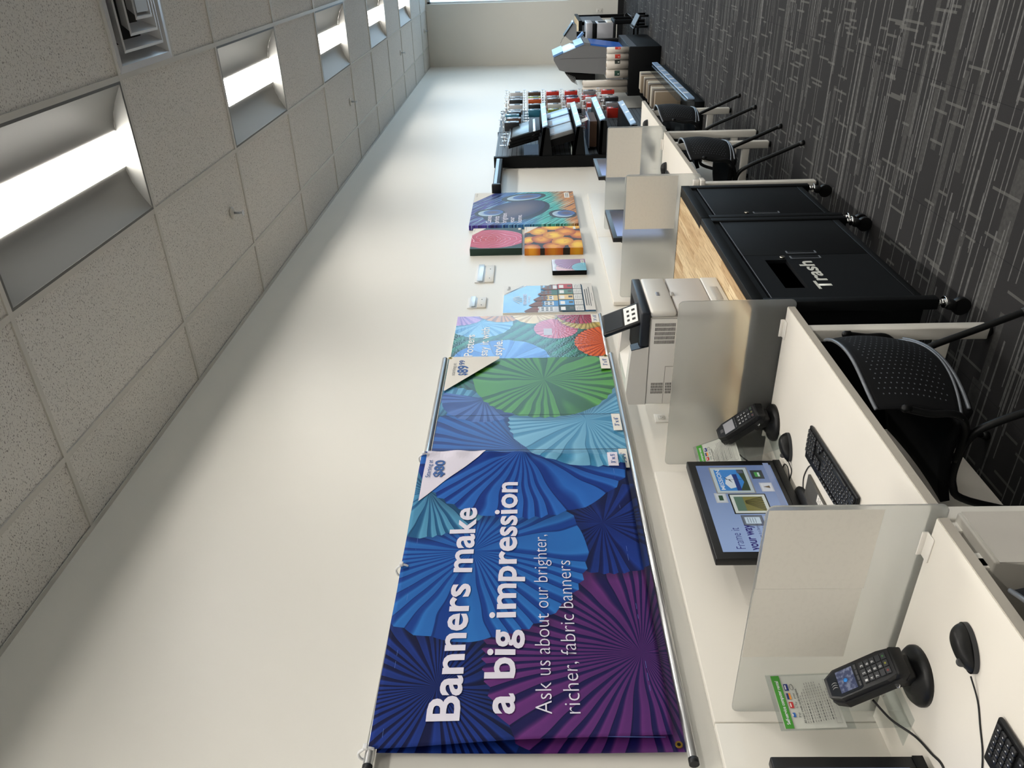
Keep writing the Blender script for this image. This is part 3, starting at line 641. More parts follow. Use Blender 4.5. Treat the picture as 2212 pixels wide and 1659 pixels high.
o = bpy.data.objects['privacy_panel.002']; MB().box(4.556, 4.596, -.805, -.765, .742, .775, white, .003).box(4.530, 4.596, -.812, -.765, .712, .738, white, .003).build('clamp', white, o)
# ------------------------------------------------------------------ monitors
bez = mat('monitor_bezel', '#0a0b0e', .4)
g = G('screen_picture', .18, .5); x, y = g.xyz()[:2]
c = g.mix(g.smooth(x, -.25, .25), hx('#9db4dc'), hx('#6f83ac')); c = g.mix(g.smooth(y, .33, .34), c, c); g.col(hx('#050608'))
g.put(g.b.inputs['Emission Color'], c); g.b.inputs['Emission Strength'].default_value = .36; scrm = g.m
def emi(h, s_=.5):
    m = mat('screen_'+h, '#'+h, .2, emit=.36); m.node_tree.nodes['Principled BSDF'].inputs['Base Color'].default_value = (.002, .002, .003, 1); return m
scoff = G('screen_far_reflection', .15, .5); x, y = scoff.xyz()[:2]; c = scoff.mix(scoff.smooth(x, -.28, .2), hx('#8ea9dd'), hx('#3a3d4c')); scoff.col(hx('#050608')); scoff.put(scoff.b.inputs['Emission Color'], c); scoff.b.inputs['Emission Strength'].default_value = .5; scoff = scoff.m  # bluish reflection on the far screens, painted as a glowing gradient
def monitor(cx, cy, z0, w_, h_, label, scr, yaw=0., content=None, tilt=-3.):
    t = thing('monitor', label, 'monitor', (0, 0, 0), 'black desktop monitors')
    MB().box(-w_/2, w_/2, -.012, .02, 0, h_, bez, .004).box(-w_/2+.06, w_/2-.06, .018, .05, .06, h_-.06, bez, .01).build('housing', bez, t)
    MB().box(-w_/2, w_/2, -.0145, -.012, 0, .028, blackp, .001).build('lower_bezel', blackp, t)
    a, b, c_, d = -w_/2+.033, w_/2-.033, .046, h_-.030
    MB().poly([(a, -.0126, c_), (b, -.0126, c_), (b, -.0126, d), (a, -.0126, d)], scr).build('screen', scr, t, uv=lambda v: (v.x, v.z))
    if content: content(t, lambda u, v, l: (u, -.0128-l, v))
    zb = DZ-z0
    n_ = MB().box(-.035, .035, .045, .075, zb+.012, h_*.6, blackp, .006).build('neck', blackp, t)
    MB().lathe([(.115, zb), (.118, zb+.006), (.10, zb+.014), (.03, zb+.018)], (0, .05, 0), blackp, 28).build('base', blackp, t)
    t.location = (cx, cy, z0); t.rotation_euler = (0, 0, R(yaw)); return t
def frameit(t, fn):
    dk = emi('2b1f7a', .25)
    write('headline', [('Frame it', -.235, -.125, .260, .034, -.01), ('your way', -.243, -.110, .214, .036, .022)], emi('2a2272', .3), t, fn, .0006)
    write('body_text', [('Custom frames in a bevy of', -.245, -.100, .186, .013, 0), ('sizes, colors and matte styles.', -.245, -.085, .166, .013, 0)], emi('2f2c60', .3), t, fn, .0006)
    def pic(name, x0, x1, z0, z1, frame, matt, b, fill, mats):
        P_ = [(rect(x0-.005, x1+.005, z0-.005, z1+.005), emi(frame)), (rect(x0, x1, z0, z1), emi(matt))]
        P_ += [(rect(x0+b, x1-b, z0+b, z1-b), emi(fill))]+mats
        art(name, P_, t, fn, .0004)
    pic('framed_picture', .075, .232, .150, .290, '8a8a88', 'b9c6c8', .012, '3f86cc', [([(.087, .20), (.14, .175), (.22, .19), (.22, .162), (.087, .162)], emi('3c4a38')), ([(.10, .235), (.13, .25), (.17, .24), (.19, .215), (.11, .205)], emi('d5dde4')), (rect(.087, .19, .195, .212), emi('2c3d78')), (rect(.155, .157, .18, .24), emi('3a4248')), ([(.156, .235), (.135, .22), (.158, .228)], emi('3a4248')), ([(.157, .235), (.175, .25), (.155, .24)], emi('3a4248')), (rect(.196, .215, .166, .19), emi('5a6070'))])
    write('picture_lettering', [('MISSION', .092, .218, .256, .017, .01)], emi('d7dde4'), t, fn, .0016)
    pic('framed_picture', -.045, .062, .120, .250, '23241f', 'd2d8d0', .012, '7f7a44', [(rect(-.033, .05, .205, .238), emi('5f7a68'))]+[([(-.033+.011*k, .132), (-.029+.011*k, .132), (.012+.002*k, .20), (.010+.002*k, .20)], emi('2d2a1c')) for k in range(8)])
    pic('framed_picture', .02, .068, .268, .302, 'b9bec4', 'c9d0d2', .009, '33503a', [])
    pic('framed_picture', .165, .21, .095, .132, '3b4144', '3b4144', .008, '4f9a50', [(rect(.175, .20, .105, .112), emi('c8d2d0'))])
    pic('framed_picture', .085, .130, .078, .116, 'c2c4ca', 'd8dade', .006, 'cfd2d6', [([(.10, .085), (.116, .085), (.109, .110)], emi('6b5a44'))])
    pic('framed_picture', -.11, -.062, .165, .232, '5d6470', '6f7884', .006, 'c9dbe8', [(rect(-.10, -.072, .215-.009*k, .217-.009*k), emi('6f7884')) for k in range(4)])
    pic('framed_picture', -.112, -.068, .100, .150, 'b9bec8', 'd5d8de', .006, 'c8d0e4', [(rect(-.095, -.082, .115, .14), emi('7a5a50'))])
    art('shelf_line', [(rect(-.263, .263, .052, .074), emi('8796b8'))], t, fn, .0003)
monitor(2.262, -.215, .757, .565, .372, 'black monitor showing Frame it your way beside the bare frosted panel', scrm, 0, frameit)
monitor(.966, -.215, .757, .565, .390, 'nearest black monitor, only its edge in the bottom of the picture', emi('8fa8d8', .5))
monitor(5.285, -.30, .800, .62, .39, 'black monitor partly hidden behind the paper-covered panel by the cart', scoff)
monitor(6.81, -.30, .775, .62, .388, 'farthest black monitor, near the slatwall', scoff)
# ------------------------------------------------------------------ keyboards, mice
keym = mat('key_black', '#17181b', .4); legend = mat('key_legend', '#c9c9c9', .6)
def keyboard(x, y, rot, label, first=[None]):
    if first[0] is None:
        t = thing('keyboard', label, 'keyboard', (0, 0, 0), 'black keyboards')
        MB().box(-.222, .222, -.066, .066, .003, .014, blackp, .004).build('body', blackp, t)
        ks, lg = MB(), MB()
        def key(a, b, c_, d, mark=True):
            ks.box(a+.0012, b-.0012, c_+.0012, d-.0012, .013, .0205, keym, .0016, seg=1)
            if mark:
                lx, ly = a+.005, d-.006
                lg.poly([(lx, ly-.003, .0208), (lx+.0032, ly-.003, .0208), (lx+.0032, ly, .0208), (lx, ly, .0208)], legend)
        p_ = .0186
        for r_, (off, n, y0) in enumerate(((0, 15, -.058), (0, 13, -.0395), (0, 13, -.021), (0, 14, -.0025), (0, 14, .016))):
            x0 = -.216
            if r_ == 0:
                for wd in (1.25, 1.25, 1.25, 6, 1.25, 1.25, 1.25, 1.5): key(x0, x0+wd*p_, y0, y0+p_, wd < 3); x0 += wd*p_
            else:
                ws = [1]*13+[2] if r_ == 4 else [1.5]+[1]*12+[1.5] if r_ == 3 else [1.75]+[1]*11+[2.25] if r_ == 2 else [2.25]+[1]*10+[2.75]
                for wd in ws: key(x0, x0+wd*p_, y0, y0+p_); x0 += wd*p_
        for k in range(13): key(-.216+k*.0216, -.216+k*.0216+p_, .041, .054)
        for r_ in range(5):
            for k in range(3):
                if r_ in (2,) or (r_ == 1 and k != 1): continue
                key(.074+k*p_, .074+(k+1)*p_, -.058+r_*.0186, -.0394+r_*.0186)
            for k in range(4): key(.139+k*p_, .139+(k+1)*p_, -.058+r_*.0186, -.0394+r_*.0186)
        k_ = ks.build('keys', keym, t); lg.build('key_legends', legend, k_)
        first[0] = t
    else: t = copy_tree(first[0]); t['label'] = label
    t.location = (x, y, DZ); t.rotation_euler = (0, 0, R(rot)); return t
keyboard(2.105, -.482, 3, 'black keyboard in front of the Frame it your way monitor')
keyboard(.865, -.545, 3, 'nearest black keyboard at the bottom edge of the picture')
keyboard(5.40, -.52, 0, 'black keyboard on the desk beyond the cart, mostly behind its frosted panel')
keyboard(6.50, -.55, 0, 'black keyboard on the farthest desk')
def mouse(x, y, rot, label, first=[None]):
    if first[0] is None:
        t = thing('computer_mouse', label, 'mouse', (0, 0, 0), 'black computer mice')
        def sh(u, v):
            a = u*2*math.pi; l = math.sin(v*math.pi/2)   # v 0 at the rim, 1 on top
            rx, ry = .031, .057
            wv = 1-.10*math.cos(2*a)*.6
            r_ = math.cos(v*math.pi/2)**.55
            yy = ry*math.sin(a)*r_; xx = rx*math.cos(a)*r_*wv*(1-.12*math.exp(-((yy-.01)/.02)**2))
            z = .004+.036*l*(1-.25*(yy/.057)-.25*(yy/.057)**2)
            return (xx, yy, z)
        MB().grid(sh, 40, 12, blackp).build('shell', blackp, t, weld=True)
        MB().grid(lambda u, v: (.0315*math.cos(u*2*math.pi)*(1-.0*v), .0575*math.sin(u*2*math.pi), .001+.012*v), 40, 1, mat('mouse_skirt', '#24262a', .45)).build('skirt', None, t, weld=True)
        MB().cyl((-.004, .032, .030), (.004, .032, .030), .010, dgrey, 14).build('scroll_wheel', dgrey, t)
        first[0] = t
    else: t = copy_tree(first[0]); t['label'] = label
    t.location = (x, y, DZ); t.rotation_euler = (0, 0, R(rot)); return t
mouse(2.505, -.318, 40, 'black mouse beside the payment terminal near the bare frosted panel')
mouse(1.250, -.628, 50, 'nearest black mouse, in front of the big payment terminal')
mouse(5.705, -.565, 10, 'black mouse on the desk beyond the cart, beside a frosted panel')
mouse(6.745, -.66, 10, 'black mouse on the farthest desk')
cabm = mat('black_cable', '#0d0d10', .45)
def cable(label, pts, r=.002, group='black cables on the desks'):
    o = MB().tube(pts, r, cabm, 8).build('cable', cabm, None, pts[0]); return tag(o, label, 'cable', group)
# ------------------------------------------------------------------ payment terminals
def P3(*l): return [Vector(q) for q in l]
def terminal(x, y, label, scr, rot=0., first=[None]):
    t = thing('payment_terminal', label, 'card terminal', (0, 0, 0), 'card payment terminals')
    bs = MB().lathe([(.078, 0), (.078, .010), (.070, .020), (.050, .024), (.040, .036), (.034, .038)], (0, 0, 0), blackp, 36).build('base', blackp, t)
    MB().cyl((0, .012, .03), (0, .012, .075), .022, blackp, 20).box(-.034, .034, -.052, .0, .030, .085, blackp, .008).build('stand', blackp, t)
    # tilted body: local plane (u across, v along the long axis, l out of the face)
    ax = Vector((0, math.cos(R(46)), math.sin(R(46)))); nn = Vector((0, -math.sin(R(46)), math.cos(R(46)))); og = Vector((0, -.062, .082))
    F = lambda u, v, l: og+Vector((1, 0, 0))*u+ax*v+nn*l
    def slab(pts, l0, l1, m): 
        mb = MB(); mb.prism([F(u, v, l0) for u, v in pts], nn*(l1-l0), m); return mb
    out = [(-.036, 0), (.036, 0), (.041, .03), (.041, .160), (.026, .190), (-.026, .190), (-.041, .160), (-.041, .03)]
    slab([(u*1.10, v*1.03-.003) for u, v in out], -.036, -.010, mat('cradle_black', '#0c0d0f', .5)).build('cradle', None, t)
    bd = slab(out, -.010, .012, mat('terminal_shell', '#141518', .4)).build('body', None, t)
    slab([(-.033, .092), (.033, .092), (.036, .100), (.036, .158), (.024, .182), (-.024, .182), (-.036, .158), (-.036, .100)], .012, .0135, mat('terminal_glass', '#23262b', .06)).build('display_bezel', None, t)
    s_ = MB().poly([F(u, v, .0138) for u, v in ((-.030, .106), (.030, .106), (.030, .154), (-.030, .154))], scr).build('screen', scr, t)
    for k in range(4): 
        MB().prism([F(-.030+.0155*k+a, b, .012) for a, b in ((0, .0945), (.013, .0945), (.013, .1), (0, .1))], nn*.003, dgrey).build('function_key', dgrey, t)
    nums = ['123', '456', '789', ' 0 ']
    for r_ in range(5):
        for c_ in range(3):
            a = -.029+c_*.020; b = .072-r_*.0155
            m_ = keym
            k = MB().prism([F(a, b, .012), F(a+.017, b, .012), F(a+.017, b+.0125, .012), F(a, b+.0125, .012)], nn*.0035, mat('terminal_key', '#2c2e32', .4)).build('key', None, t)
            if r_ < 4 and nums[r_][c_] != ' ':
                write('key_number', [(nums[r_][c_], a+.003, a+.0085, b+.0028, .0075, .01)], legend, k, F, .0158)
            elif r_ == 4:
                mk = mat('key_mark_%d' % c_, ('#7a2a2a', '#8a8a2a', '#3a6a3a')[c_], .5)
                MB().poly([F(u, v, .0159) for u, v in rect(a+.006, a+.011, b+.004, b+.009)], mk).build('key_mark', mk, k)
    write('contactless_mark', [(')))', -.012, .006, .162, .012, 0)], lightgrey, t, F, .0140)
    MB().prism([F(u, v, -.004) for u, v in rect(-.022, .022, -.0015, .0)], nn*.006, chrome).build('card_slot', chrome, t)
    MB().cyl(F(-.046, .02, -.02), F(-.046, .02, -.028), .006, chrome, 10).build('hinge_screw', chrome, t)
    MB().box(-.040, .040, -.075, -.030, .055, .090, blackp, .006).build('bracket', blackp, t)
    t.location = (x, y, DZ); t.rotation_euler = (0, 0, R(rot)); return t
scA = G('terminal_screen_scratched', .12, .5); q = scA.n('ShaderNodeTexCoord').outputs['Object']; c = scA.mix(scA.smooth(scA.noise(q, 90., 3.), .45, .65), hx('#444b68'), hx('#80869c')); scA.col(hx('#101216')); scA.put(scA.b.inputs['Emission Color'], c); scA.b.inputs['Emission Strength'].default_value = .4; scA = scA.m
tA = terminal(1.384, -.367, 'nearest big black payment terminal with scratched blue screen, beside a green-topped sign', scA, -8)
o = MB().lathe([(.0001, .0), (.0055, 0), (.0055, .0006), (.0001, .0006)], (0, 0, 0), mat('blue_dot', '#2f86d8', .4), 16).build('blue_sticker', None, tA); o.data.transform(Matrix.Translation(tA.location))
ax = Vector((0, math.cos(R(46)), math.sin(R(46)))); nn = Vector((0, -math.sin(R(46)), math.cos(R(46)))); o.matrix_local = Matrix.Translation(Vector((0, -.062, .082))+ax*.132+nn*.0140) @ Matrix.Rotation(R(46), 4, 'X')
scB = mat('terminal_screen_grey', '#8f9096', .2)
terminal(2.717, -.295, 'black payment terminal with plain grey screen, beside the bare frosted panel', scB, -8)
terminal(5.60, -.32, 'black payment terminal dimly seen through the frosted panel of the third desk', scB, 0)
cable('black cable running from the nearest payment terminal across the desk to its monitor', [(1.40, -.25, .83), (1.36, -.22, .79), (1.31, -.22, .748), (1.24, -.25, .744), (1.19, -.27, .7425), (1.13, -.24, .7425), (1.07, -.20, .7425)], .0032)
cable('thin black cable of the nearest mouse', [(1.205, -.585, .752), (1.17, -.545, .743), (1.135, -.50, .7425), (1.10, -.455, .7425), (1.08, -.40, .7425), (1.10, -.34, .7425), (1.13, -.30, .7425), (1.11, -.27, .7425), (1.06, -.26, .7425)])
cable('black cable from the far payment terminal down behind the Frame it monitor', [(2.66, -.19, .90), (2.60, -.18, .86), (2.55, -.165, .80), (2.50, -.12, .7435)], .003)
cable('thin black looped cable of the mouse by the bare frosted panel', [(2.462, -.278, .752), (2.44, -.25, .7425), (2.45, -.20, .7425), (2.50, -.17, .7425), (2.53, -.19, .7425), (2.52, -.225, .7425), (2.48, -.235, .7425), (2.44, -.20, .7425)])
cable('thin black cable of the keyboard under the Frame it monitor', [(2.20, -.41, .750), (2.235, -.405, .746), (2.27, -.40, .7425), (2.30, -.37, .7425), (2.32, -.31, .7425), (2.30, -.26, .7425), (2.25, -.21, .7425)])
t = thing('metal_base_plate', 'flat grey metal plate with a white sticker under the Frame it monitor', 'plate', (2.08, -.28, DZ))
pg = mat('gunmetal_plate', '#55534e', .5, .3)
MB().box(1.885, 2.272, -.362, -.20, DZ, DZ+.010, pg, .003).build('plate', pg, t); MB().box(2.03, 2.16, -.357, -.326, DZ+.010, DZ+.0106, paper).build('sticker', paper, t)
stk = mat('sticker_print', '#6d6a66', .7)
mb = MB()
for k in range(4):
    for j in range(7): mb.box(2.038+.017*j, 2.046+.017*j+.004*(k % 2), -.352+.006*k, -.3495+.006*k, DZ+.0107, DZ+.0108, stk)
mb.build('sticker_print', stk, t)
# ------------------------------------------------------------------ sign holders
green = mat('sign_green', '#3f8a2f', .5); orange = mat('card_orange', '#d98a30', .5); redc = mat('card_red', '#a8262a', .5); bluec = mat('card_blue', '#22306e', .5); bluec2 = mat('card_sky_blue', '#2f62a8', .5)
def signholder(cx, cy, rot, tilt, label):
    t = thing('sign_holder', label, 'sign holder', (0, 0, 0), 'clear sign holders on the desks')
    w_ = .086; tl = R(tilt); F = lambda u, v, l: (u, (v+.055)*math.sin(tl)-l*math.cos(tl)-.03, (v+.055)*math.cos(tl)+l*math.sin(tl)+.002)
    up = Vector(F(0, 0, 1))-Vector(F(0, 0, 0))
    MB().prism([F(u, v, -.0015) for u, v in rect(-w_, w_, -.055, .290)], up*.0015, clear).build('back_sheet', clear, t)
    MB().prism([F(u, v, .0014) for u, v in rect(-w_, w_, .09, .290)], up*.0015, clear).build('front_sheet', clear, t)
    MB().box(-w_, w_, -.06, .06, .0006, .0026, clear).build('foot_plate', clear, t)
    F0 = F; F = lambda u, v, l: F0(u*.97, .112+(v-.062)*.76, l)
    MB().prism([F(u, v, .0002) for u, v in rect(-w_+.002, w_-.002, .062, .280)], up*.0006, paper).build('notice', paper, t)
    art('green_band', [(rect(-w_+.002, w_-.002, .247, .278), green)], t, F, .0032)
    write('headline', [('Self-service computer rental', -.072, .066, .2565, .0125, .015)], whiteink, t, F, .0036)
    for a, b, c_, d, m in ((-.050, -.036, .228, .238, bluec2), (-.022, -.002, .225, .240, redc), (.006, .026, .225, .240, orange), (.034, .056, .225, .240, bluec)):
        art('card_logo', [(rect(a, b, c_, d), m)]+([(rect(a+.004, b-.004, c_+.008, c_+.012), paper)] if m is not orange else [(rect(a, b, c_+.007, d), bluec)]), t, F, .0032)
    write('pay_marks', [('Pay', -.050, -.036, .211, .008, 0), ('G Pay', -.022, -.002, .211, .008, 0), ('pay', .008, .026, .211, .007, 0)], dgrey, t, F, .0034)
    MB().tube([F(.045+.0095*math.cos(a*math.pi/8), .213+.006*math.sin(a*math.pi/8), .0034) for a in range(17)], .0006, dgrey, 4, smooth=False).build('contactless_mark', dgrey, t)
    write('body_text', [('All major credit cards accepted.', -.070, .040, .198, .0075, .012), ('Insert or swipe your card and follow the on-screen', -.070, .066, .189, .006, 0), ('instructions.', -.070, -.035, .181, .006, 0),
        ('For self-service cards, select your card', -.070, .040, .171, .0065, .005), ('or log in with your account.', -.070, .020, .163, .006, 0), ('For a receipt, choose print when you finish.', -.070, .046, .152, .0065, .005),
        ('To ensure no additional charges, end your session', -.070, .064, .141, .0065, .008), ('before you leave this computer.', -.070, .030, .132, .006, 0), ('Thank you for using computer rental.', -.070, .050, .120, .007, .012)][:1]+[], ink, t, F, .0034)
    gl = mat('grey_text_lines', '#8c8a86', .7); P_ = []
    rnd = random.Random(3)
    for k in range(12):
        z_ = .190-.0085*k; xe = rnd.uniform(.01, .066)
        for j in range(int((xe+.07)/.009)):
            P_.append((rect(-.070+.009*j, -.0625+.009*j-rnd.uniform(0, .002), z_, z_+.003), dgrey if (k in (2, 5, 7, 10) and j < 7) else gl))
    art('fine_print', P_, t, F, .0032)
    art('footer_box', [(rect(-.072, -.072+.14, .072, .073), gl), (rect(-.072, .068, .090, .091), gl), (rect(-.072, -.071, .072, .091), gl), (rect(.067, .068, .072, .091), gl)], t, F, .0032)
    t.location = (cx, cy, DZ); t.rotation_euler = (0, 0, R(rot)); return t
signholder(1.430, -.190, -4, 3, 'clear stand with Self-service computer rental notice behind the nearest terminal')
signholder(2.668, -.245, -8, 26, 'clear stand with rental notice between the Frame it monitor and frosted panel')
# ------------------------------------------------------------------ black utility carts and the laser printer
CT = .862; CF = -.800
g = G('butcher_block', .5, .3); px, py, pz = g.pos()[:3]
st = g.f('FLOOR', g.f('DIVIDE', py, .045)); of = g.white(g.comb(st, 3.)); sg = g.f('FLOOR', g.f('ADD', g.f('DIVIDE', px, .55), g.f('MULTIPLY', of, 9.))); rn = g.white(g.comb(st, sg, 1.))
gr = g.noise(g.comb(g.f('MULTIPLY', px, 3.), g.f('MULTIPLY', py, 60.), rn), 2.2, 4., .6)
c = g.mix(rn, hx('#b1926a'), hx('#dcc8a2')); c = g.mix(g.f('MULTIPLY', g.smooth(gr, .45, .68), .75), c, hx('#8a6a44')); g.col(c); woodm = g.m
lockm = mat('lock_nickel', '#c8c2b4', .25, 1.)
def cart(x0, x1, label, doors, yw, trash=False, jl=0, jr=0):
    t = thing('utility_cart', label, 'cart', ((x0+x1)/2, -.45, 0), 'black utility carts')
    yb = -.10; zt_ = CT-.045
    MB().box(x0, x1, CF, CF+.035, zt_, CT+.002, black, .002).box(x0, x1, yb-.03, yb, zt_, CT+.002, black, .002).box(x0, x0+.018, CF+.035, yb-.03, zt_, CT+.002, black).box(x1-.018, x1, CF+.035, yb-.03, zt_, CT+.002, black).build('top_frame', black, t)
    MB().box(x0+.018-jl, x1-.018+jr, yw, yb-.03, CT-.03, CT+(.003 if jl or jr else 0), woodm).build('wooden_top', woodm, t)
    if yw > CF+.036: MB().box(x0+.018, x1-.018, CF+.035, yw, CT-.03, CT+.001, black).build('front_trim', black, t)
    for x in (x0, x1-.045):
        for y in (CF, yb-.045):
            MB().box(x, x+.045, y, y+.045, .135, zt_, black, .003).build('post', black, t)
            cs = MB().cyl((x+.022, y+.022, .105), (x+.022, y+.022, .135), .013, chrome, 12).cyl((x+.022, y+.022, .098), (x+.022, y+.022, .108), .024, chrome, 14).build('caster', chrome, t)
            MB().cyl((x+.010, y+.040, .036), (x+.034, y+.040, .036), .036, blackp, 20).box(x-.001, x+.045, y+.012, y+.05, .062, .10, blackp, .010).build('wheel', blackp, cs)
    zb = .20
    MB().box(x0+.045, x1-.045, yb-.03, yb-.02, zb, zt_, black).box(x0+.02, x0+.03, CF+.045, yb-.045, zb, zt_, black).box(x1-.03, x1-.02, CF+.045, yb-.045, zb, zt_, black).box(x0+.02, x1-.02, CF+.02, yb-.02, zb-.02, zb, black).build('body', black, t)
    MB().box(x0+.045, x1-.045, CF+.006, CF+.03, zb-.02, zb+.012, black, .002).build('bottom_rail', black, t); MB().box(x0+.045, x1-.045, CF+.012, CF+.03, zt_-.03, zt_, black).build('top_rail', black, t)
    dm = mat('cart_door_black', '#06080b', .6, spec=.2)
    a0 = x0+.050; wd = (x1-x0-.10)/len(doors)
    for k, (hside, lock) in enumerate(doors):
        a, b = a0+k*wd+.002, a0+(k+1)*wd-.002; z0, z1 = zb+.016, zt_-.036
        mb = MB()
        if trash and k == 0:
            ox0, ox1, oz0, oz1 = a+.10, b-.055, .600, .695
            mb.box(a, ox0, CF+.006, CF+.024, z0, z1, dm).box(ox1, b, CF+.006, CF+.024, z0, z1, dm).box(ox0, ox1, CF+.006, CF+.024, z0, oz0, dm).box(ox0, ox1, CF+.006, CF+.024, oz1, z1, dm)
        else: mb.box(a, b, CF+.006, CF+.024, z0, z1, dm, .002)
        d_ = mb.build('door', dm, t)
        MB().box(a, b, CF+.004, CF+.007, z1-.003, z1, mat('door_edge_grey', '#5a5f68', .4)).build('edge_strip', None, d_)
        hx_ = b-.030 if hside > 0 else a+.030
        MB().box(hx_-.012, hx_+.012, CF+.0045, CF+.0065, .445, .570, blackm, .0006).box(hx_-.013, hx_+.013, CF+.003, CF+.006, .440, .446, mat('handle_edge', '#6a7078', .4)).box(hx_-.013, hx_+.013, CF+.003, CF+.006, .570, .575, mat('handle_edge', '#6a7078', .4)).box(hx_-.0145, hx_-.0125, CF+.003, CF+.006, .445, .570, mat('handle_edge', '#6a7078', .4)).build('recessed_handle', None, d_)
        if lock: MB().cyl((hx_-.004, CF+.006, .612), (hx_-.004, CF-.002, .612), .011, lockm, 16).box(hx_-.006, hx_-.002, CF-.0026, CF-.0018, .606, .618, dgrey).build('lock', None, d_)
        if trash and k == 0:
            MB().box(ox0-.02, ox1+.02, CF+.20, CF+.21, .5, .75, blackm).build('chute_back', blackm, d_)
            write('trash_lettering', [('Trash', a+.085, b-.078, .498, .066, .024)], mat('lettering_grey', '#c4c6bf', .6), d_, wallfn(CF+.006), .0008)
    return t
cart(2.815, 3.872, 'wider black cart with Trash door and butcher-block top carrying the printer', [(1, True), (-1, False)], CF+.036, True, 0, .0215)
cart(3.880, 4.470, 'narrow single-door black cart with wooden top, at the right of the Trash cart', [(-1, True)], CF+.060, False, .0215, 0)
# laser printer
PX0, PX1, PF, PB = 3.045, 3.430, -.660, -.190; PZ = CT+.002
t = thing('laser_printer', 'white laser printer with tilted black touch screen on the wooden cart top', 'printer', ((PX0+PX1)/2, -.42, PZ))
bev = .008
MB().box(PX0, PX1, PF+.03, PB, PZ, PZ+.365, printerw, bev).build('body', printerw, t)
MB().box(PX0+.002, PX1-.002, PF, PF+.03, PZ+.25, PZ+.365, printerw, .012).build('front_cover', printerw, t)
MB().box(PX0+.004, PX1-.004, PF+.004, PF+.03, PZ+.085, PZ+.246, mat('printer_panel', '#c6c1bb', .45), .004).build('front_tray_door', None, t)
tr_ = MB().box(PX0+.002, PX1-.002, PF+.002, PF+.03, PZ+.004, PZ+.082, printerw, .005).build('paper_drawer', printerw, t)
MB().box(PX0+.12, PX1-.12, PF-.001, PF+.004, PZ+.025, PZ+.060, mat('drawer_recess', '#a8a49d', .5), .004).build('finger_grip', None, tr_)
MB().box((PX0+PX1)/2-.022, (PX0+PX1)/2+.022, PF-.002, PF+.004, PZ+.300, PZ+.318, mat('badge_grey', '#7d7f86', .3), .004).build('badge', None, t)
MB().box((PX0+PX1)/2-.018, (PX0+PX1)/2+.018, PF-.002, PF+.01, PZ+.236, PZ+.252, mat('latch_grey', '#a9a59f', .4), .002).build('door_latch', None, t)
slate = mat('printer_slate_plastic', '#151a22', .4)
MB().box(PX0-.001, PX1+.001, PF+.004, PF+.17, PZ+.365, PZ+.405, slate, .006).build('output_bezel', slate, t)
MB().box(PX0+.03, PX1-.03, PF+.06, PF+.30, PZ+.366, PZ+.4055, blackm).build('output_slot', blackm, t)
MB().prism([(PX0, PF+.17, PZ+.364), (PX0, PF+.19, PZ+.44), (PX0, PB-.06, PZ+.455), (PX0, PB, PZ+.44), (PX0, PB, PZ+.364)], (.055, 0, 0), printerw).prism([(PX1-.055, PF+.17, PZ+.364), (PX1-.055, PF+.19, PZ+.44), (PX1-.055, PB-.06, PZ+.455), (PX1-.055, PB, PZ+.44), (PX1-.055, PB, PZ+.364)], (.055, 0, 0), printerw).prism([(PX0+.055, PF+.30, PZ+.37), (PX0+.055, PB-.10, PZ+.45), (PX0+.055, PB, PZ+.44), (PX0+.055, PB, PZ+.364)], (PX1-PX0-.11, 0, 0), printerw).build('top_cover', printerw, t)
for xx in (PX0, PX1-.055): MB().prism([(xx-.0005, PF+.1695, PZ+.366), (xx-.0005, PF+.1895, PZ+.441), (xx-.0005, PF+.186, PZ+.441), (xx-.0005, PF+.166, PZ+.366)], (.056, 0, 0), slate).build('cover_edge', slate, t)
lp = MB(); Mx = Matrix.Translation((PX0+.085, PF+.045, PZ+.395)) @ Matrix.Rotation(R(-24), 4, 'Z') @ Matrix.Rotation(R(-30), 4, 'X')
lp.box(-.060, .060, -.014, .008, 0, .185, blackp, .006, M=Mx).build('touch_panel', blackp, t)
lpt = t.children[-1]
MB().box(-.050, .050, -.0155, -.0142, .085, .172, mat('lcd_dark', '#34383c', .15), M=Mx).build('display', None, lpt)
MB().box(-.048, .048, -.0156, -.0142, .012, .076, mat('keypad_white', '#e6e6e4', .3), M=Mx).build('keypad', None, lpt)
kp = MB()
for k in range(3):
    for j in range(2): kp.box(-.034+.026*k, -.022+.026*k, -.0162, -.0154, .022+.028*j, .038+.024*j, ink, M=Mx)
kp.build('keypad_symbols', ink, lpt)
def louvre(y0, y1, z0, z1, ny, nz):
    mb = MB(); 
    for i in range(ny):
        for j in range(nz):
            a = y0+(y1-y0)*i/ny; b = z0+(z1-z0)*j/nz
            mb.box(PX0-.0007, PX0+.001, a, a+(y1-y0)/ny*.78, b, b+(z1-z0)/nz*.45, blackm)
    mb.build('vent', blackm, t)
louvre(PF+.055, PF+.16, PZ+.255, PZ+.345, 5, 16); louvre(PB-.115, PB-.055, PZ+.29, PZ+.345, 4, 11); louvre(PB-.115, PB-.055, PZ+.225, PZ+.280, 4, 8)
sl = mat('panel_gap', '#6e6b66', .6)
MB().box(PX0-.0006, PX0+.001, PF+.03, PB, PZ+.362, PZ+.3635, sl).box(PX0-.0006, PX0+.001, PB-.20, PB-.005, PZ+.284, PZ+.2855, sl).box(PX0-.0006, PX0+.001, PB-.2, PB-.1985, PZ+.10, PZ+.2855, sl).box(PX0-.0006, PX0+.001, PF+.031, PF+.0325, PZ+.01, PZ+.36, sl).build('panel_seam', sl, t)
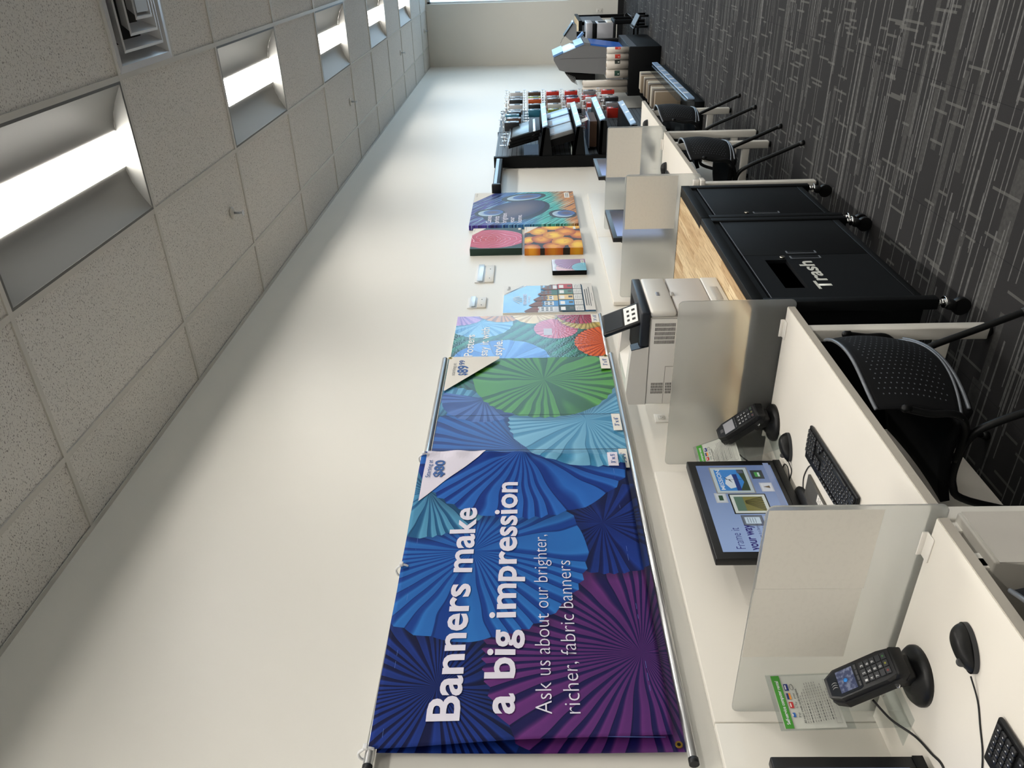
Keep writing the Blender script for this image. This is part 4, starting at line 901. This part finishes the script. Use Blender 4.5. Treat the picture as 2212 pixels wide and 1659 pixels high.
# outlets
def outlet(x, z, y, label, M=None, plug=False, ax='y'):
    t = thing('power_outlet', label, 'outlet', (0, 0, 0), 'wall power outlets')
    MB().box(-.036, .036, -.006, 0, -.058, .058, white, .002).build('cover_plate', white, t)
    for s_ in (-1, 1):
        r_ = MB().box(-.017, .017, -.0085, -.005, s_*.026-.015, s_*.026+.015, offw, .004).build('socket', offw, t)
        MB().box(-.008, -.006, -.0088, -.0084, s_*.026-.003, s_*.026+.007, ink).box(.006, .008, -.0088, -.0084, s_*.026-.003, s_*.026+.006, ink).cyl((0, -.0084, s_*.026-.008), (0, -.0088, s_*.026-.008), .0028, ink, 10).build('slots', ink, r_)
    if plug: MB().box(-.014, .014, -.032, -.0085, .012, .040, blackp, .004).box(-.014, .014, -.032, -.0085, -.040, -.012, blackp, .004).build('plug', blackp, t)
    t.location = (x, y, z)
    if ax == 'x': t.rotation_euler = (0, 0, R(90) if False else R(-90))
    return t
outlet(3.395, 1.075, 0, 'wall outlet with black plugs just beside the printer', plug=True); outlet(3.215, 1.088, 0, 'empty white wall outlet left of the printer, above the bare frosted panel')
outlet(XF, .43, -.88, 'white outlet low on the far end wall', ax='x')
# ------------------------------------------------------------------ chairs
mesh_m = G('chair_mesh', .75, .2); x, y = mesh_m.xyz()[:2]
ux = mesh_m.f('SUBTRACT', mesh_m.f('FRACT', mesh_m.f('MULTIPLY', x, 26.)), .5); uy = mesh_m.f('SUBTRACT', mesh_m.f('FRACT', mesh_m.f('ADD', mesh_m.f('MULTIPLY', y, 16.), mesh_m.f('MULTIPLY', mesh_m.f('FLOOR', mesh_m.f('MULTIPLY', x, 26.)), .5))), .5)
dd = mesh_m.f('SQRT', mesh_m.f('ADD', mesh_m.f('MULTIPLY', ux, ux), mesh_m.f('MULTIPLY', uy, uy)))
inn = mesh_m.f('MULTIPLY', mesh_m.smooth(mesh_m.f('ABSOLUTE', mesh_m.f('SUBTRACT', x, .5)), .42, .40), mesh_m.smooth(mesh_m.f('ABSOLUTE', mesh_m.f('SUBTRACT', y, .5)), .40, .38))
mesh_m.col(mesh_m.mix(mesh_m.f('MULTIPLY', mesh_m.f('LESS_THAN', dd, .13), inn), hx('#07080b'), hx('#565a60'))); mesh_m = mesh_m.m
rim = mat('chair_silver_rim', '#63676d', .35, .4); seatm = mat('chair_seat_black', '#08090b', .85, spec=.2); tubem = mat('chair_black_tube', '#08090a', .4, spec=.3)
def chair(x, y, label, first=[None]):
    if first[0] is None:
        t = thing('stacking_chair', label, 'chair', (0, 0, 0), 'black perforated-back chairs')
        def bk(u, v):
            a = (u-.5)*2; wv = .245-.03*v
            z = .455+.265*v-.030*(1-abs(a)**2)*(1-v)-.018*(abs(a)**4)*v
            return Vector((a*wv*1.08, .045+.075*a*a-.035*math.sin(v*math.pi*.9)*.6-.015*v, z))
        b = MB().grid(bk, 28, 16, mesh_m).build('backrest', mesh_m, t, uv=None); 
        L = b.data.uv_layers.new(name='UVMap'); n = 29
        for p in b.data.polygons:
            for li in p.loop_indices:
                vi = b.data.loops[li].vertex_index; L.data[li].uv = ((vi % n)/28, (vi//n)/16)
        md = b.modifiers.new('thickness', 'SOLIDIFY'); md.thickness = .006
        MB().tube([bk(k/20, 1) for k in range(21)], .006, rim, 8).build('top_rim', rim, b); MB().tube([bk(k/20, 0) for k in range(21)], .005, rim, 8).build('lower_rim', rim, b)
        def seat(u, v):
            a = (u-.5)*2; yy = .075+.40*v
            return Vector((a*(.235-.02*v), yy+.05*(1-v)*(a*a)-.02*(1-v), .425+.022*math.sin(v*3.1)-.03*v*v+.012*a*a))
        s_ = MB().grid(seat, 20, 14, seatm).build('seat', seatm, t); md = s_.modifiers.new('thickness', 'SOLIDIFY'); md.thickness = .028
        MB().tube([seat(k/16, 0)+Vector((0, -.006, -.012)) for k in range(17)], .006, rim, 8).build('seat_rim', rim, s_)
        for q in (-1, 1):
            MB().tube([(q*.248, 0, .005), (q*.245, .07, .165), (q*.242, .145, .335), (q*.238, .20, .395), (q*.225, .30, .405), (q*.22, .40, .39), (q*.235, .455, .33), (q*.25, .53, .005)], .0125, tubem, 12).build('leg', tubem, t)
            MB().tube([(q*.225, .30, .41), (q*.243, .17, .42), (q*.258, .105, .47), (q*.258, .10, .55), (q*.250, .085, .625)], .0115, tubem, 12).lathe([(.001, .638), (.009, .636), (.013, .628), (.013, .610)], (q*.250, .085, 0), tubem, 14).build('back_post', tubem, t)
            for yy in (0, .53): MB().cyl((q*.248, yy, 0), (q*.248, yy+(.012 if yy == 0 else -.004), .028), .0165, blackp, 12).build('foot_cap', blackp, t)
        first[0] = t
    else: t = copy_tree(first[0]); t['label'] = label
    t.location = (x, y, 0); return t
chair(2.235, -.905, 'nearest full black chair with dotted back, tucked under the Frame it monitor desk')
chair(5.265, -.905, 'black chair tucked under the desk just beyond the carts')
chair(6.445, -.905, 'farthest black chair, under the desk next to the slatwall')
chair(1.02, -.905, 'black chair at the nearest desk, only its back edge in the picture corner')
# computer tower hung under the nearest desk
t = thing('computer_tower', 'pale computer tower hung under the front of the nearest desk', 'computer', (1.46, -.60, .28))
MB().box(1.362, 1.545, -.785, -.42, .25, .672, mat('tower_beige', '#b5b1a8', .5), .005).build('case', None, t)
for x in (1.372, 1.502): MB().box(x, x+.035, -.76, -.72, .665, .712, white, .003).build('hanger_bracket', white, t)
MB().box(1.362, 1.545, -.7865, -.785, .25, .662, mat('tower_front', '#bcb8b0', .5)).build('front_panel', None, t)
# ------------------------------------------------------------------ slatwall bay and its goods
g = G('slatwall_grey', .5, .3); px, py, pz = g.pos()[:3]
gv = g.smooth(g.f('FRACT', g.f('DIVIDE', pz, .0508)), .86, .9)
g.col(g.mix(gv, hx('#5d656d'), hx('#0d0f12'))); slat = g.m
SX0, SX1, SY, ST = 8.02, 10.56, -.10, 2.10
t = thing('slatwall_unit', 'tall black-framed grey slatwall shelving bay on the wall past the desks', 'shelving', ((SX0+SX1)/2, -.3, 0))
MB().box(SX0+.05, 9.285, SY, SY+.03, .20, ST, slat).build('slat_panel', slat, t); MB().box(9.30, SX1-.04, SY, SY+.03, .20, ST, slat).build('slat_panel', slat, t)
for x in (SX0, 9.275, SX1-.045):
    MB().box(x, x+(.05 if x != 9.275 else .03), SY-(.022 if x == SX0 else .0), -.012, 0, ST+.01, black).build('upright', black, t)
MB().box(SX0, SX1, -.62, -.012, 0, .10, black, .004).build('base_plinth', black, t)
chan = mat('price_channel', '#86a0be', .3, 0, .4); tagm = mat('price_tag_white', '#d3d8e0', .4)
def shelf(x0, x1, z, y1, drop, label=None):
    s_ = MB().prism([(x0, SY, z), (x0, y1, z-drop), (x0, y1, z-drop-.03), (x0, SY, z-.03)], (x1-x0, 0, 0), black).prism([(x0, SY, z), (x0, y1, z-drop), (x0, y1, z-drop-.06), (x0, SY, z-.14)], (.018, 0, 0), black).build('shelf', black, t)
    MB().prism([(x0, y1, z-drop+.008), (x0, y1-.012, z-drop+.008), (x0, y1-.030, z-drop-.045), (x0, y1-.018, z-drop-.045)], (x1-x0, 0, 0), chan).build('price_channel', chan, s_)
    for k in range(3): 
        a = x0+.15+k*.4; MB().prism([(a, y1-.0125, z-drop+.004), (a, y1-.0302, z-drop-.042), (a, y1-.0306, z-drop-.042), (a, y1-.0129, z-drop+.004)], (.07, 0, 0), tagm).build('price_tag', tagm, s_)
    return s_
shelf(8.03, 9.27, 1.645, -.40, .045); shelf(8.03, 9.27, 1.305, -.40, .045); shelf(8.05, 9.27, 1.03, -.45, .01); shelf(8.05, 9.27, .72, -.40, .01)
MB().box(8.06, 8.40, -.36, -.12, .735, .9, blackm).build('shelf_filler', blackm, t) if False else None
# bins at floor level
MB().box(8.04, 10.54, -.655, -.640, .10, .165, chan).build('price_channel', chan, t)
for k in range(7): MB().box(8.3+.3*k, 8.37+.3*k, -.6562, -.655, .108, .158, tagm).build('price_tag', tagm, t)
MB().box(8.04, 10.54, -.632, -.628, .165, .27, clear).build('bin_front', clear, t); MB().box(8.04, 8.044, -.62, -.13, .10, .27, clear).build('bin_end', clear, t)
kraft = [mat('kraft_packet_%s' % n_, h, .6) for n_, h in (('tan', '#857764'), ('brown', '#54493c'), ('cream', '#a79f8f'))]
rnd = random.Random(5)
for k in range(12):
    x = 8.72+k*.125; o = MB().box(x, x+.055+.05*rnd.random(), -.60, -.40, .105, .36+rnd.uniform(0, .03), kraft[k % 3], .006).build('paper_packet', kraft[k % 3], None, (x+.045, -.5, .105))
    tag(o, '%s paper packet standing in the clear floor bin, %s from the left' % (('tan', 'brown', 'cream')[k % 3], (ORD+['eleventh', 'twelfth'])[k]), 'packet', 'packets in the floor bin')
# machines on the shelves
def leaning(y, z): return Matrix.Translation((0, y, z)) @ Matrix.Rotation(R(-15), 4, 'X')
def trimmer(k, label):
    M = leaning(-.372+.040*k, 1.628+.012*k); tt = thing('paper_trimmer', label, 'paper trimmer', (8.45, -.35, 1.63), 'black trimmers on the top shelf'); x0 = 8.10+.02*k
    MB().box(x0, x0+.60, 0, .034, 0, .33, black, .004, M=M).build('base_board', black, tt)
    MB().box(x0-.001, x0+.601, -.004, .003, .05, .075, silver, .001, M=M).box(x0-.001, x0+.601, -.002, .030, .322, .333, silver, .001, M=M).build('steel_ruler', silver, tt)
    MB().box(x0+.03, x0+.57, -.0035, .002, .12, .30, mat('trimmer_face_grey', '#5d6a70', .3, .4), .002, M=M).build('cutting_mat', None, tt)
for k, l in enumerate(('front black trimmer with grey face leaning on the top slatwall shelf', 'middle black trimmer of three leaning on the top slatwall shelf', 'rear black trimmer of three leaning on the top slatwall shelf')): trimmer(k, l)
lm = mat('laminator_silver', '#8f98a2', .35, .4); lmb = mat('laminator_blue_silver', '#8fa8c8', .3, .4); lmg = mat('laminator_grey', '#77797b', .4, .3)
def machine(x0, x1, m, h, label):
    M = leaning(-.374, 1.292); tt = thing('laminator', label, 'laminator', ((x0+x1)/2, -.33, 1.30), 'machines on the second shelf')
    MB().box(x0+.004, x1-.004, .012, .115, 0, h-.01, blackm, .004, M=M).build('rear_case', blackm, tt)
    MB().box(x0, x1, 0, .045, .004, h, m, .012, M=M).build('front_shell', m, tt)
    MB().box(x0+.06, x1-.10, -.0015, .002, h-.09, h-.045, mat('label_pink_grey', '#b9aaa6', .5), M=M).build('label_strip', None, tt)
machine(8.08, 8.46, lmg, .285, 'left grey leaning machine with label strip on the second slatwall shelf'); machine(8.50, 8.86, lm, .295, 'middle silver leaning machine with label strip on the second shelf'); machine(8.92, 9.25, lmb, .30, 'right blue-silver leaning machine on the second slatwall shelf')
tt = thing('clear_tray', 'pale plastic tray lying at the left end of the second shelf', 'tray', (8.1, -.2, 1.31))
MB().box(8.05, 8.45, -.20, -.125, 1.3055, 1.312, mat('tray_pale', '#b9c4c0', .25)).box(8.05, 8.45, -.206, -.20, 1.3055, 1.335, clear).build('tray', None, tt)
tt = thing('display_box', 'brown carton with blue-grey lid and printed card on the third slatwall shelf', 'box', (8.55, -.25, 1.035))
MB().box(8.30, 8.78, -.40, -.14, 1.035, 1.11, mat('carton_brown', '#4a3325', .7)).build('carton', None, tt); MB().box(8.29, 8.79, -.41, -.13, 1.11, 1.122, mat('lid_blue_grey', '#7f93b0', .4)).build('lid', None, tt)
MB().prism([(8.34, -.41, 1.125), (8.34, -.38, 1.20), (8.34, -.377, 1.20), (8.34, -.407, 1.125)], (.14, 0, 0), paper).build('price_card', paper, tt); MB().box(8.52, 8.70, -.385, -.28, 1.122, 1.135, mat('card_pink', '#a87882', .5)).build('sample_card', None, tt)
tt = thing('shelf_sheen_sheet', 'added sheet for the blue-grey film standing at the left of the top shelf', 'sheen', (8.07, -.2, 1.65))  # sheet added to paint the bluish reflection on the bare shelf
MB().box(8.052, 8.058, -.235, -.13, 1.648, 1.80, mat('blue_sheen', '#56708f', .12)).build('sheen', None, tt)
# pegged packets: hooks stay with the bay, packets are things of their own
pk = {'grey': '#83868a', 'black': '#1d1f23', 'white': '#c8c9cb', 'teal': '#2f6f86', 'lime': '#93a03a', 'red': '#c03024', 'orange': '#c0582c', 'brown': '#5a463c', 'navy': '#252f55', 'pale blue': '#8fa8c0'}
PM = {k: mat('packet_'+k.replace(' ', '_'), h, .35) for k, h in pk.items()}
rows = [(1.985, ['grey', 'white', 'black', 'brown', 'grey', 'white', 'black']), (1.76, ['teal', 'black', 'orange', 'white', 'lime', 'brown', 'grey']), (1.53, ['lime', 'white', 'brown', 'orange', 'grey', 'red', 'navy']),
        (1.30, ['black', 'white', 'red', 'grey', 'navy', 'red', 'white']), (1.07, ['pale blue', 'red', 'white', 'black', 'red', 'grey', 'red']), (.84, ['red', 'grey', 'black', 'brown', 'white', 'red', 'grey'])]
def hook(x, z, L):
    hk = MB().tube([(x, SY, z), (x, SY-L, z)], .003, chrome, 6, smooth=False).tube([(x, SY, z+.035), (x, SY-L-.012, z+.035)], .002, chrome, 6, smooth=False).box(x-.02, x+.02, SY-.004, SY, z-.02, z+.045, chrome).build('peg_hook', chrome, t)
    MB().box(x-.022, x+.022, SY-L-.016, SY-L-.012, z+.012, z+.05, tagm).build('price_tag', tagm, hk)
def packet(x, z, c, L, n_, label, group):
    p_ = thing('hanging_packet', label, 'packet', (x, SY-L/2, z), group)
    MB().box(x-.048, x+.048, SY-L+.01, SY-L+.01+n_, z-.17, z-.012, PM[c], .004).build('blister_pack', PM[c], p_)
    MB().box(x-.03, x+.03, SY-L+.0085, SY-L+.0105, z-.055, z-.03, tagm).build('header_card', tagm, p_)
    MB().box(x-.034, x+.034, SY-L+.006, SY-L+.0105, z-.14, z-.075, PM['black' if c != 'black' else 'grey'], .003).build('product_window', None, p_)
for r_, (z, cs) in enumerate(rows):
    for k, c in enumerate(cs):
        x = 9.39+.165*k; L = .24+.03*((k*7+r_*3) % 3); hook(x, z, L)
        packet(x, z, c, L, .05+.03*((k+r_) % 3), '%s packet on the far slatwall panel, %s row down, %s from the left' % (c, ORD[r_], ORD[k]), 'packets on the far slatwall panel')
for k, (x, c) in enumerate(((8.62, 'black'), (8.83, 'brown'), (9.02, 'teal'), (9.18, 'black'))):
    for r_, z in enumerate((2.0, 1.88)[:1] if k % 2 else (2.02,)):
        hook(x, z, .26); packet(x, z, c, .26, .09, '%s packet hanging above the trimmers, %s from the left' % (c, ORD[k]), 'packets above the trimmers')
cl = MB()
for k in range(26): cl.cyl((8.50+.004*(k % 2), -.20, 2.0-.012*k), (8.50+.004*(k % 2), -.20, 1.991-.012*k), .006, chrome, 6)
cl.tube([(8.50, SY, 2.01), (8.50, -.21, 2.01)], .0025, chrome, 6, smooth=False).build('clip_strip', chrome, t)
cl = MB()
for k in range(14): cl.cyl((9.10+.004*(k % 2), -.25, 1.95-.012*k), (9.10+.004*(k % 2), -.25, 1.941-.012*k), .006, chrome, 6)
cl.build('clip_strip', chrome, t)
# light-strip rail on the wall
t = thing('light_rail', 'black horizontal rail with pale light strip fixed high beside the slatwall', 'rail', (7.48, -.06, 2.03))
MB().box(7.03, 8.0, -.115, -.03, 2.018, 2.085, black, .006).build('rail', black, t); MB().box(7.06, 7.99, -.1165, -.1145, 2.050, 2.078, chan).build('light_strip', chan, t)
MB().box(7.0, 7.055, -.125, -.022, 2.008, 2.094, blackp, .012).build('end_cap', blackp, t)
for x in (7.15, 7.85): MB().box(x, x+.05, -.03, 0, 2.03, 2.07, black).build('wall_bracket', black, t)
MB().tube([(7.62, -.10, 2.02), (7.62, -.10, 2.0), (7.63, -.10, 1.985), (7.65, -.10, 1.99), (7.645, -.10, 2.003)], .0022, ink, 6).build('hook', ink, t)
# ------------------------------------------------------------------ black plinth with paper rolls and plotter kiosk
BX0, BX1, BZ = 10.90, 12.30, .415
t = thing('black_plinth', 'low black cabinet carrying paper rolls and the grey plotter', 'cabinet', (11.6, -.5, 0))
MB().box(BX0, BX1, -.80, -.19, .0, BZ, black, .005).build('cabinet', black, t); MB().box(BX0+.03, BX1-.03, -.803, -.80, .32, .405, mat('vent_panel', '#4b5058', .4)).build('front_panel', None, t)
def roll(x, y, h, r_, label, band=None):
    rt = thing('paper_roll', label, 'paper roll', (x, y, BZ), 'paper rolls on the black cabinet')
    pm = mat('roll_paper', '#cbc4ba', .6)
    MB().cyl((x, y, BZ), (x, y, BZ+h), r_, pm, 28).build('wrapped_roll', pm, rt)
    MB().cyl((x, y, BZ+h-.002), (x, y, BZ+h+.004), r_*.45, mat('roll_core', '#8a7a66', .8), 18).build('core', None, rt)
    if band:
        bm_ = mat('roll_label_'+band[0], band[1], .5)
        MB().grid(lambda u, v: (x+(r_+.0008)*math.cos(R(188+74*u+band[2])), y+(r_+.0008)*math.sin(R(188+74*u+band[2])), BZ+h*(.38+.25*v)), 10, 1, bm_).build('label', bm_, rt)
        MB().grid(lambda u, v: (x+(r_+.0012)*math.cos(R(207+12*u+band[2])), y+(r_+.0012)*math.sin(R(207+12*u+band[2])), BZ+h*(.42+.07*v)), 6, 1, paper).build('label_mark', paper, rt)
roll(11.0, -.262, .595, .041, 'tall white paper roll standing nearest the wall on the black cabinet'); roll(11.0, -.346, .595, .041, 'second tall white paper roll, beside the shorter rolls')
roll(11.0, -.462, .285, .054, 'thick short paper roll with green label next to the tall rolls', ('green', '#24463a', -30)); roll(11.0, -.574, .285, .055, 'thick short paper roll with small dark label, middle of the row', ('dark', '#2b322e', 10))
roll(11.0, -.672, .285, .040, 'thin short paper roll with red label facing out', ('red', '#c23a2c', -30)); roll(11.0, -.754, .285, .038, 'outermost thin paper roll with red label at the cabinet edge', ('red', '#c23a2c', 10))
t = thing('plotter_kiosk', 'grey large-format plotter with angled blue front on the black cabinet', 'plotter', (11.75, -.55, BZ))
kg = mat('kiosk_grey', '#77787a', .5); kb = mat('kiosk_blue', '#2a66c0', .3); ks = mat('kiosk_sky', '#6f9ad0', .35)
prof = [(-.700, BZ), (-.775, .97), (-.62, 1.38), (-.58, 1.385), (-.45, 1.305), (-.425, 1.21), (-.38, .65), (-.30, .63), (-.30, BZ)]
MB().prism([(11.50, y, z) for y, z in prof], (.62, 0, 0), kg).build('housing', kg, t)
MB().box(11.4985, 11.50, -.60, -.597, .66, 1.30, dgrey).build('panel_seam', dgrey, t)
def slope(x0, x1, p0, p1, th, m, name):
    d = Vector((0, p1[0]-p0[0], p1[1]-p0[1])); n_ = Vector((0, -d.z, d.y)).normalized()
    n_ = n_ if n_.y < 0 else -n_
    MB().prism([(x0, p0[0], p0[1]), (x0, p1[0], p1[1]), (x0, p1[0]+n_.y*th, p1[1]+n_.z*th), (x0, p0[0]+n_.y*th, p0[1]+n_.z*th)], (x1-x0, 0, 0), m).build(name, m, t)
slope(11.495, 12.125, (-.700, BZ+.01), (-.763, .88), .022, kb, 'front_panel'); slope(11.495, 12.125, (-.764, .885), (-.776, .965), .024, kg, 'control_band')
slope(11.495, 12.125, (-.775, .972), (-.735, 1.085), .026, ks, 'front_lip'); slope(11.51, 12.11, (-.735, 1.085), (-.675, 1.25), .012, clear, 'output_window'); slope(11.495, 12.125, (-.675, 1.25), (-.62, 1.385), .026, ks, 'top_lid')
MB().prism([(11.56, -.40, 1.215), (11.56, -.30, 1.13), (11.56, -.275, 1.10), (11.56, -.31, 1.07), (11.56, -.30, .80), (11.56, -.38, .80)], (.5, 0, 0), blackm).build('rear_feed', blackm, t)
for k in range(6): MB().prism([(11.545, -.405+.010*k, 1.225-.026*k), (11.545, -.285+.008*k, 1.125-.014*k), (11.545, -.283+.008*k, 1.117-.014*k), (11.545, -.403+.010*k, 1.217-.026*k)], (.5, 0, 0), greyp).build('feed_fin', greyp, t)
# ------------------------------------------------------------------ far print station
t = thing('print_cart', 'far black cart with pale wooden top and grey end, by the end wall', 'cart', (13.9, -.5, 0))
MB().box(13.3, 14.5, -.90, -.12, .90, .935, woodm).build('wooden_top', woodm, t); MB().box(13.28, 14.52, -.915, -.90, .885, .937, black).box(13.28, 13.30, -.90, -.12, .885, .937, black).build('edge_frame', black, t)
for x in (13.3, 14.44):
    for y in (-.90, -.19): 
        MB().box(x, x+.05, y, y+.05, .10, .89, black).build('post', black, t); MB().cyl((x+.025, y+.03, .045), (x+.06, y+.03, .045), .045, blackp, 16).cyl((x+.03, y+.03, .08), (x+.03, y+.03, .11), .02, chrome, 10).build('caster', None, t)
MB().box(13.30, 14.48, -.88, -.14, .52, .89, mat('cart_grey_panel', '#63666c', .5)).build('cabinet', None, t)
t = thing('printer_stand', 'low black frame stand carrying the silver printer, beyond the plotter', 'stand', (12.85, -.78, 0))
MB().box(12.62, 13.12, -.97, -.60, .42, .45, black, .004).build('top', black, t)
for x in (12.62, 13.08):
    for y in (-.97, -.64): MB().box(x, x+.04, y, y+.04, .0, .42, black).build('leg', black, t)
MB().box(12.62, 13.12, -.97, -.93, .08, .11, black).box(12.62, 12.66, -.93, -.64, .08, .11, black).box(13.08, 13.12, -.93, -.64, .08, .11, black).build('lower_frame', black, t)
MB().prism([(12.60, -1.02, .20), (12.60, -.95, .13), (12.60, -.945, .135), (12.60, -1.015, .205)], (.5, 0, 0), dgrey).build('catch_tray', dgrey, t)
t = thing('photo_printer', 'silver photo printer with open dark slot on the black stand', 'printer', (12.85, -.78, .45))
sv = mat('printer_silver', '#b4b5ba', .35, .2)
MB().box(12.66, 13.08, -.93, -.63, .455, .70, sv, .008).build('body', sv, t); MB().box(12.66, 13.08, -.925, -.64, .70, .765, black, .004).build('middle_band', black, t); MB().box(12.655, 13.085, -.94, -.625, .765, .86, sv, .010).build('lid', sv, t)
MB().box(12.74, 12.99, -.9315, -.925, .56, .67, blackm).build('print_slot', blackm, t); MB().box(12.70, 13.04, -.945, -.93, .47, .55, offw, .004).build('drawer', offw, t)
t = thing('touch_terminal', 'grey wedge-shaped touch terminal on a post above the silver printer', 'terminal', (12.9, -.78, .86))
MB().prism([(12.78, -.76, 1.18), (12.78, -.94, 1.05), (12.78, -.90, 1.0), (12.78, -.70, .995), (12.78, -.69, 1.09)], (.24, 0, 0), greyp).build('housing', greyp, t)
MB().prism([(12.77, -.755, 1.195), (12.77, -.955, 1.05), (12.77, -.945, 1.035), (12.77, -.745, 1.18)], (.26, 0, 0), blackp).build('screen', blackp, t)
MB().prism([(12.768, -.94, 1.068), (12.768, -.955, 1.05), (12.768, -.93, 1.03), (12.768, -.915, 1.045)], (.264, 0, 0), chan).build('silver_edge', chan, t)
MB().box(12.86, 12.94, -.80, -.72, .855, 1.0, blackp).build('post', blackp, t); MB().tube([(12.9, -.74, 1.17), (12.9, -.70, 1.21), (12.9, -.64, 1.235)], .003, dgrey, 6, smooth=False).build('antenna', dgrey, t)
t = thing('card_scanner', 'small pale blue-topped scanner head beside the plotter top', 'scanner', (12.45, -.66, BZ))
MB().prism([(12.40, -.84, .93), (12.40, -.76, 1.01), (12.40, -.74, .99), (12.40, -.82, .91)], (.14, 0, 0), ks).build('head', ks, t); MB().prism([(12.41, -.80, .935), (12.41, -.755, .98), (12.41, -.70, .88), (12.41, -.73, .86)], (.12, 0, 0), silver).build('neck', silver, t); MB().box(12.42, 12.52, -.74, -.66, 0, .90, blackp, .004).build('pillar', blackp, t)
t = thing('floor_stand', 'small dark low stand with metal feet on the carpet in front of the far carts', 'stand', (12.3, -.95, 0))
MB().tube([(12.10, -.92, .02), (12.10, -.92, .22), (12.45, -.92, .22), (12.45, -.92, .02)], .014, black, 8, smooth=False).tube([(12.10, -1.06, .02), (12.10, -1.06, .14), (12.45, -1.06, .14), (12.45, -1.06, .02)], .014, black, 8, smooth=False).build('frame', black, t)
MB().prism([(12.08, -.90, .235), (12.08, -1.07, .15), (12.08, -1.065, .14), (12.08, -.895, .225)], (.39, 0, 0), dgrey).build('rest', dgrey, t)
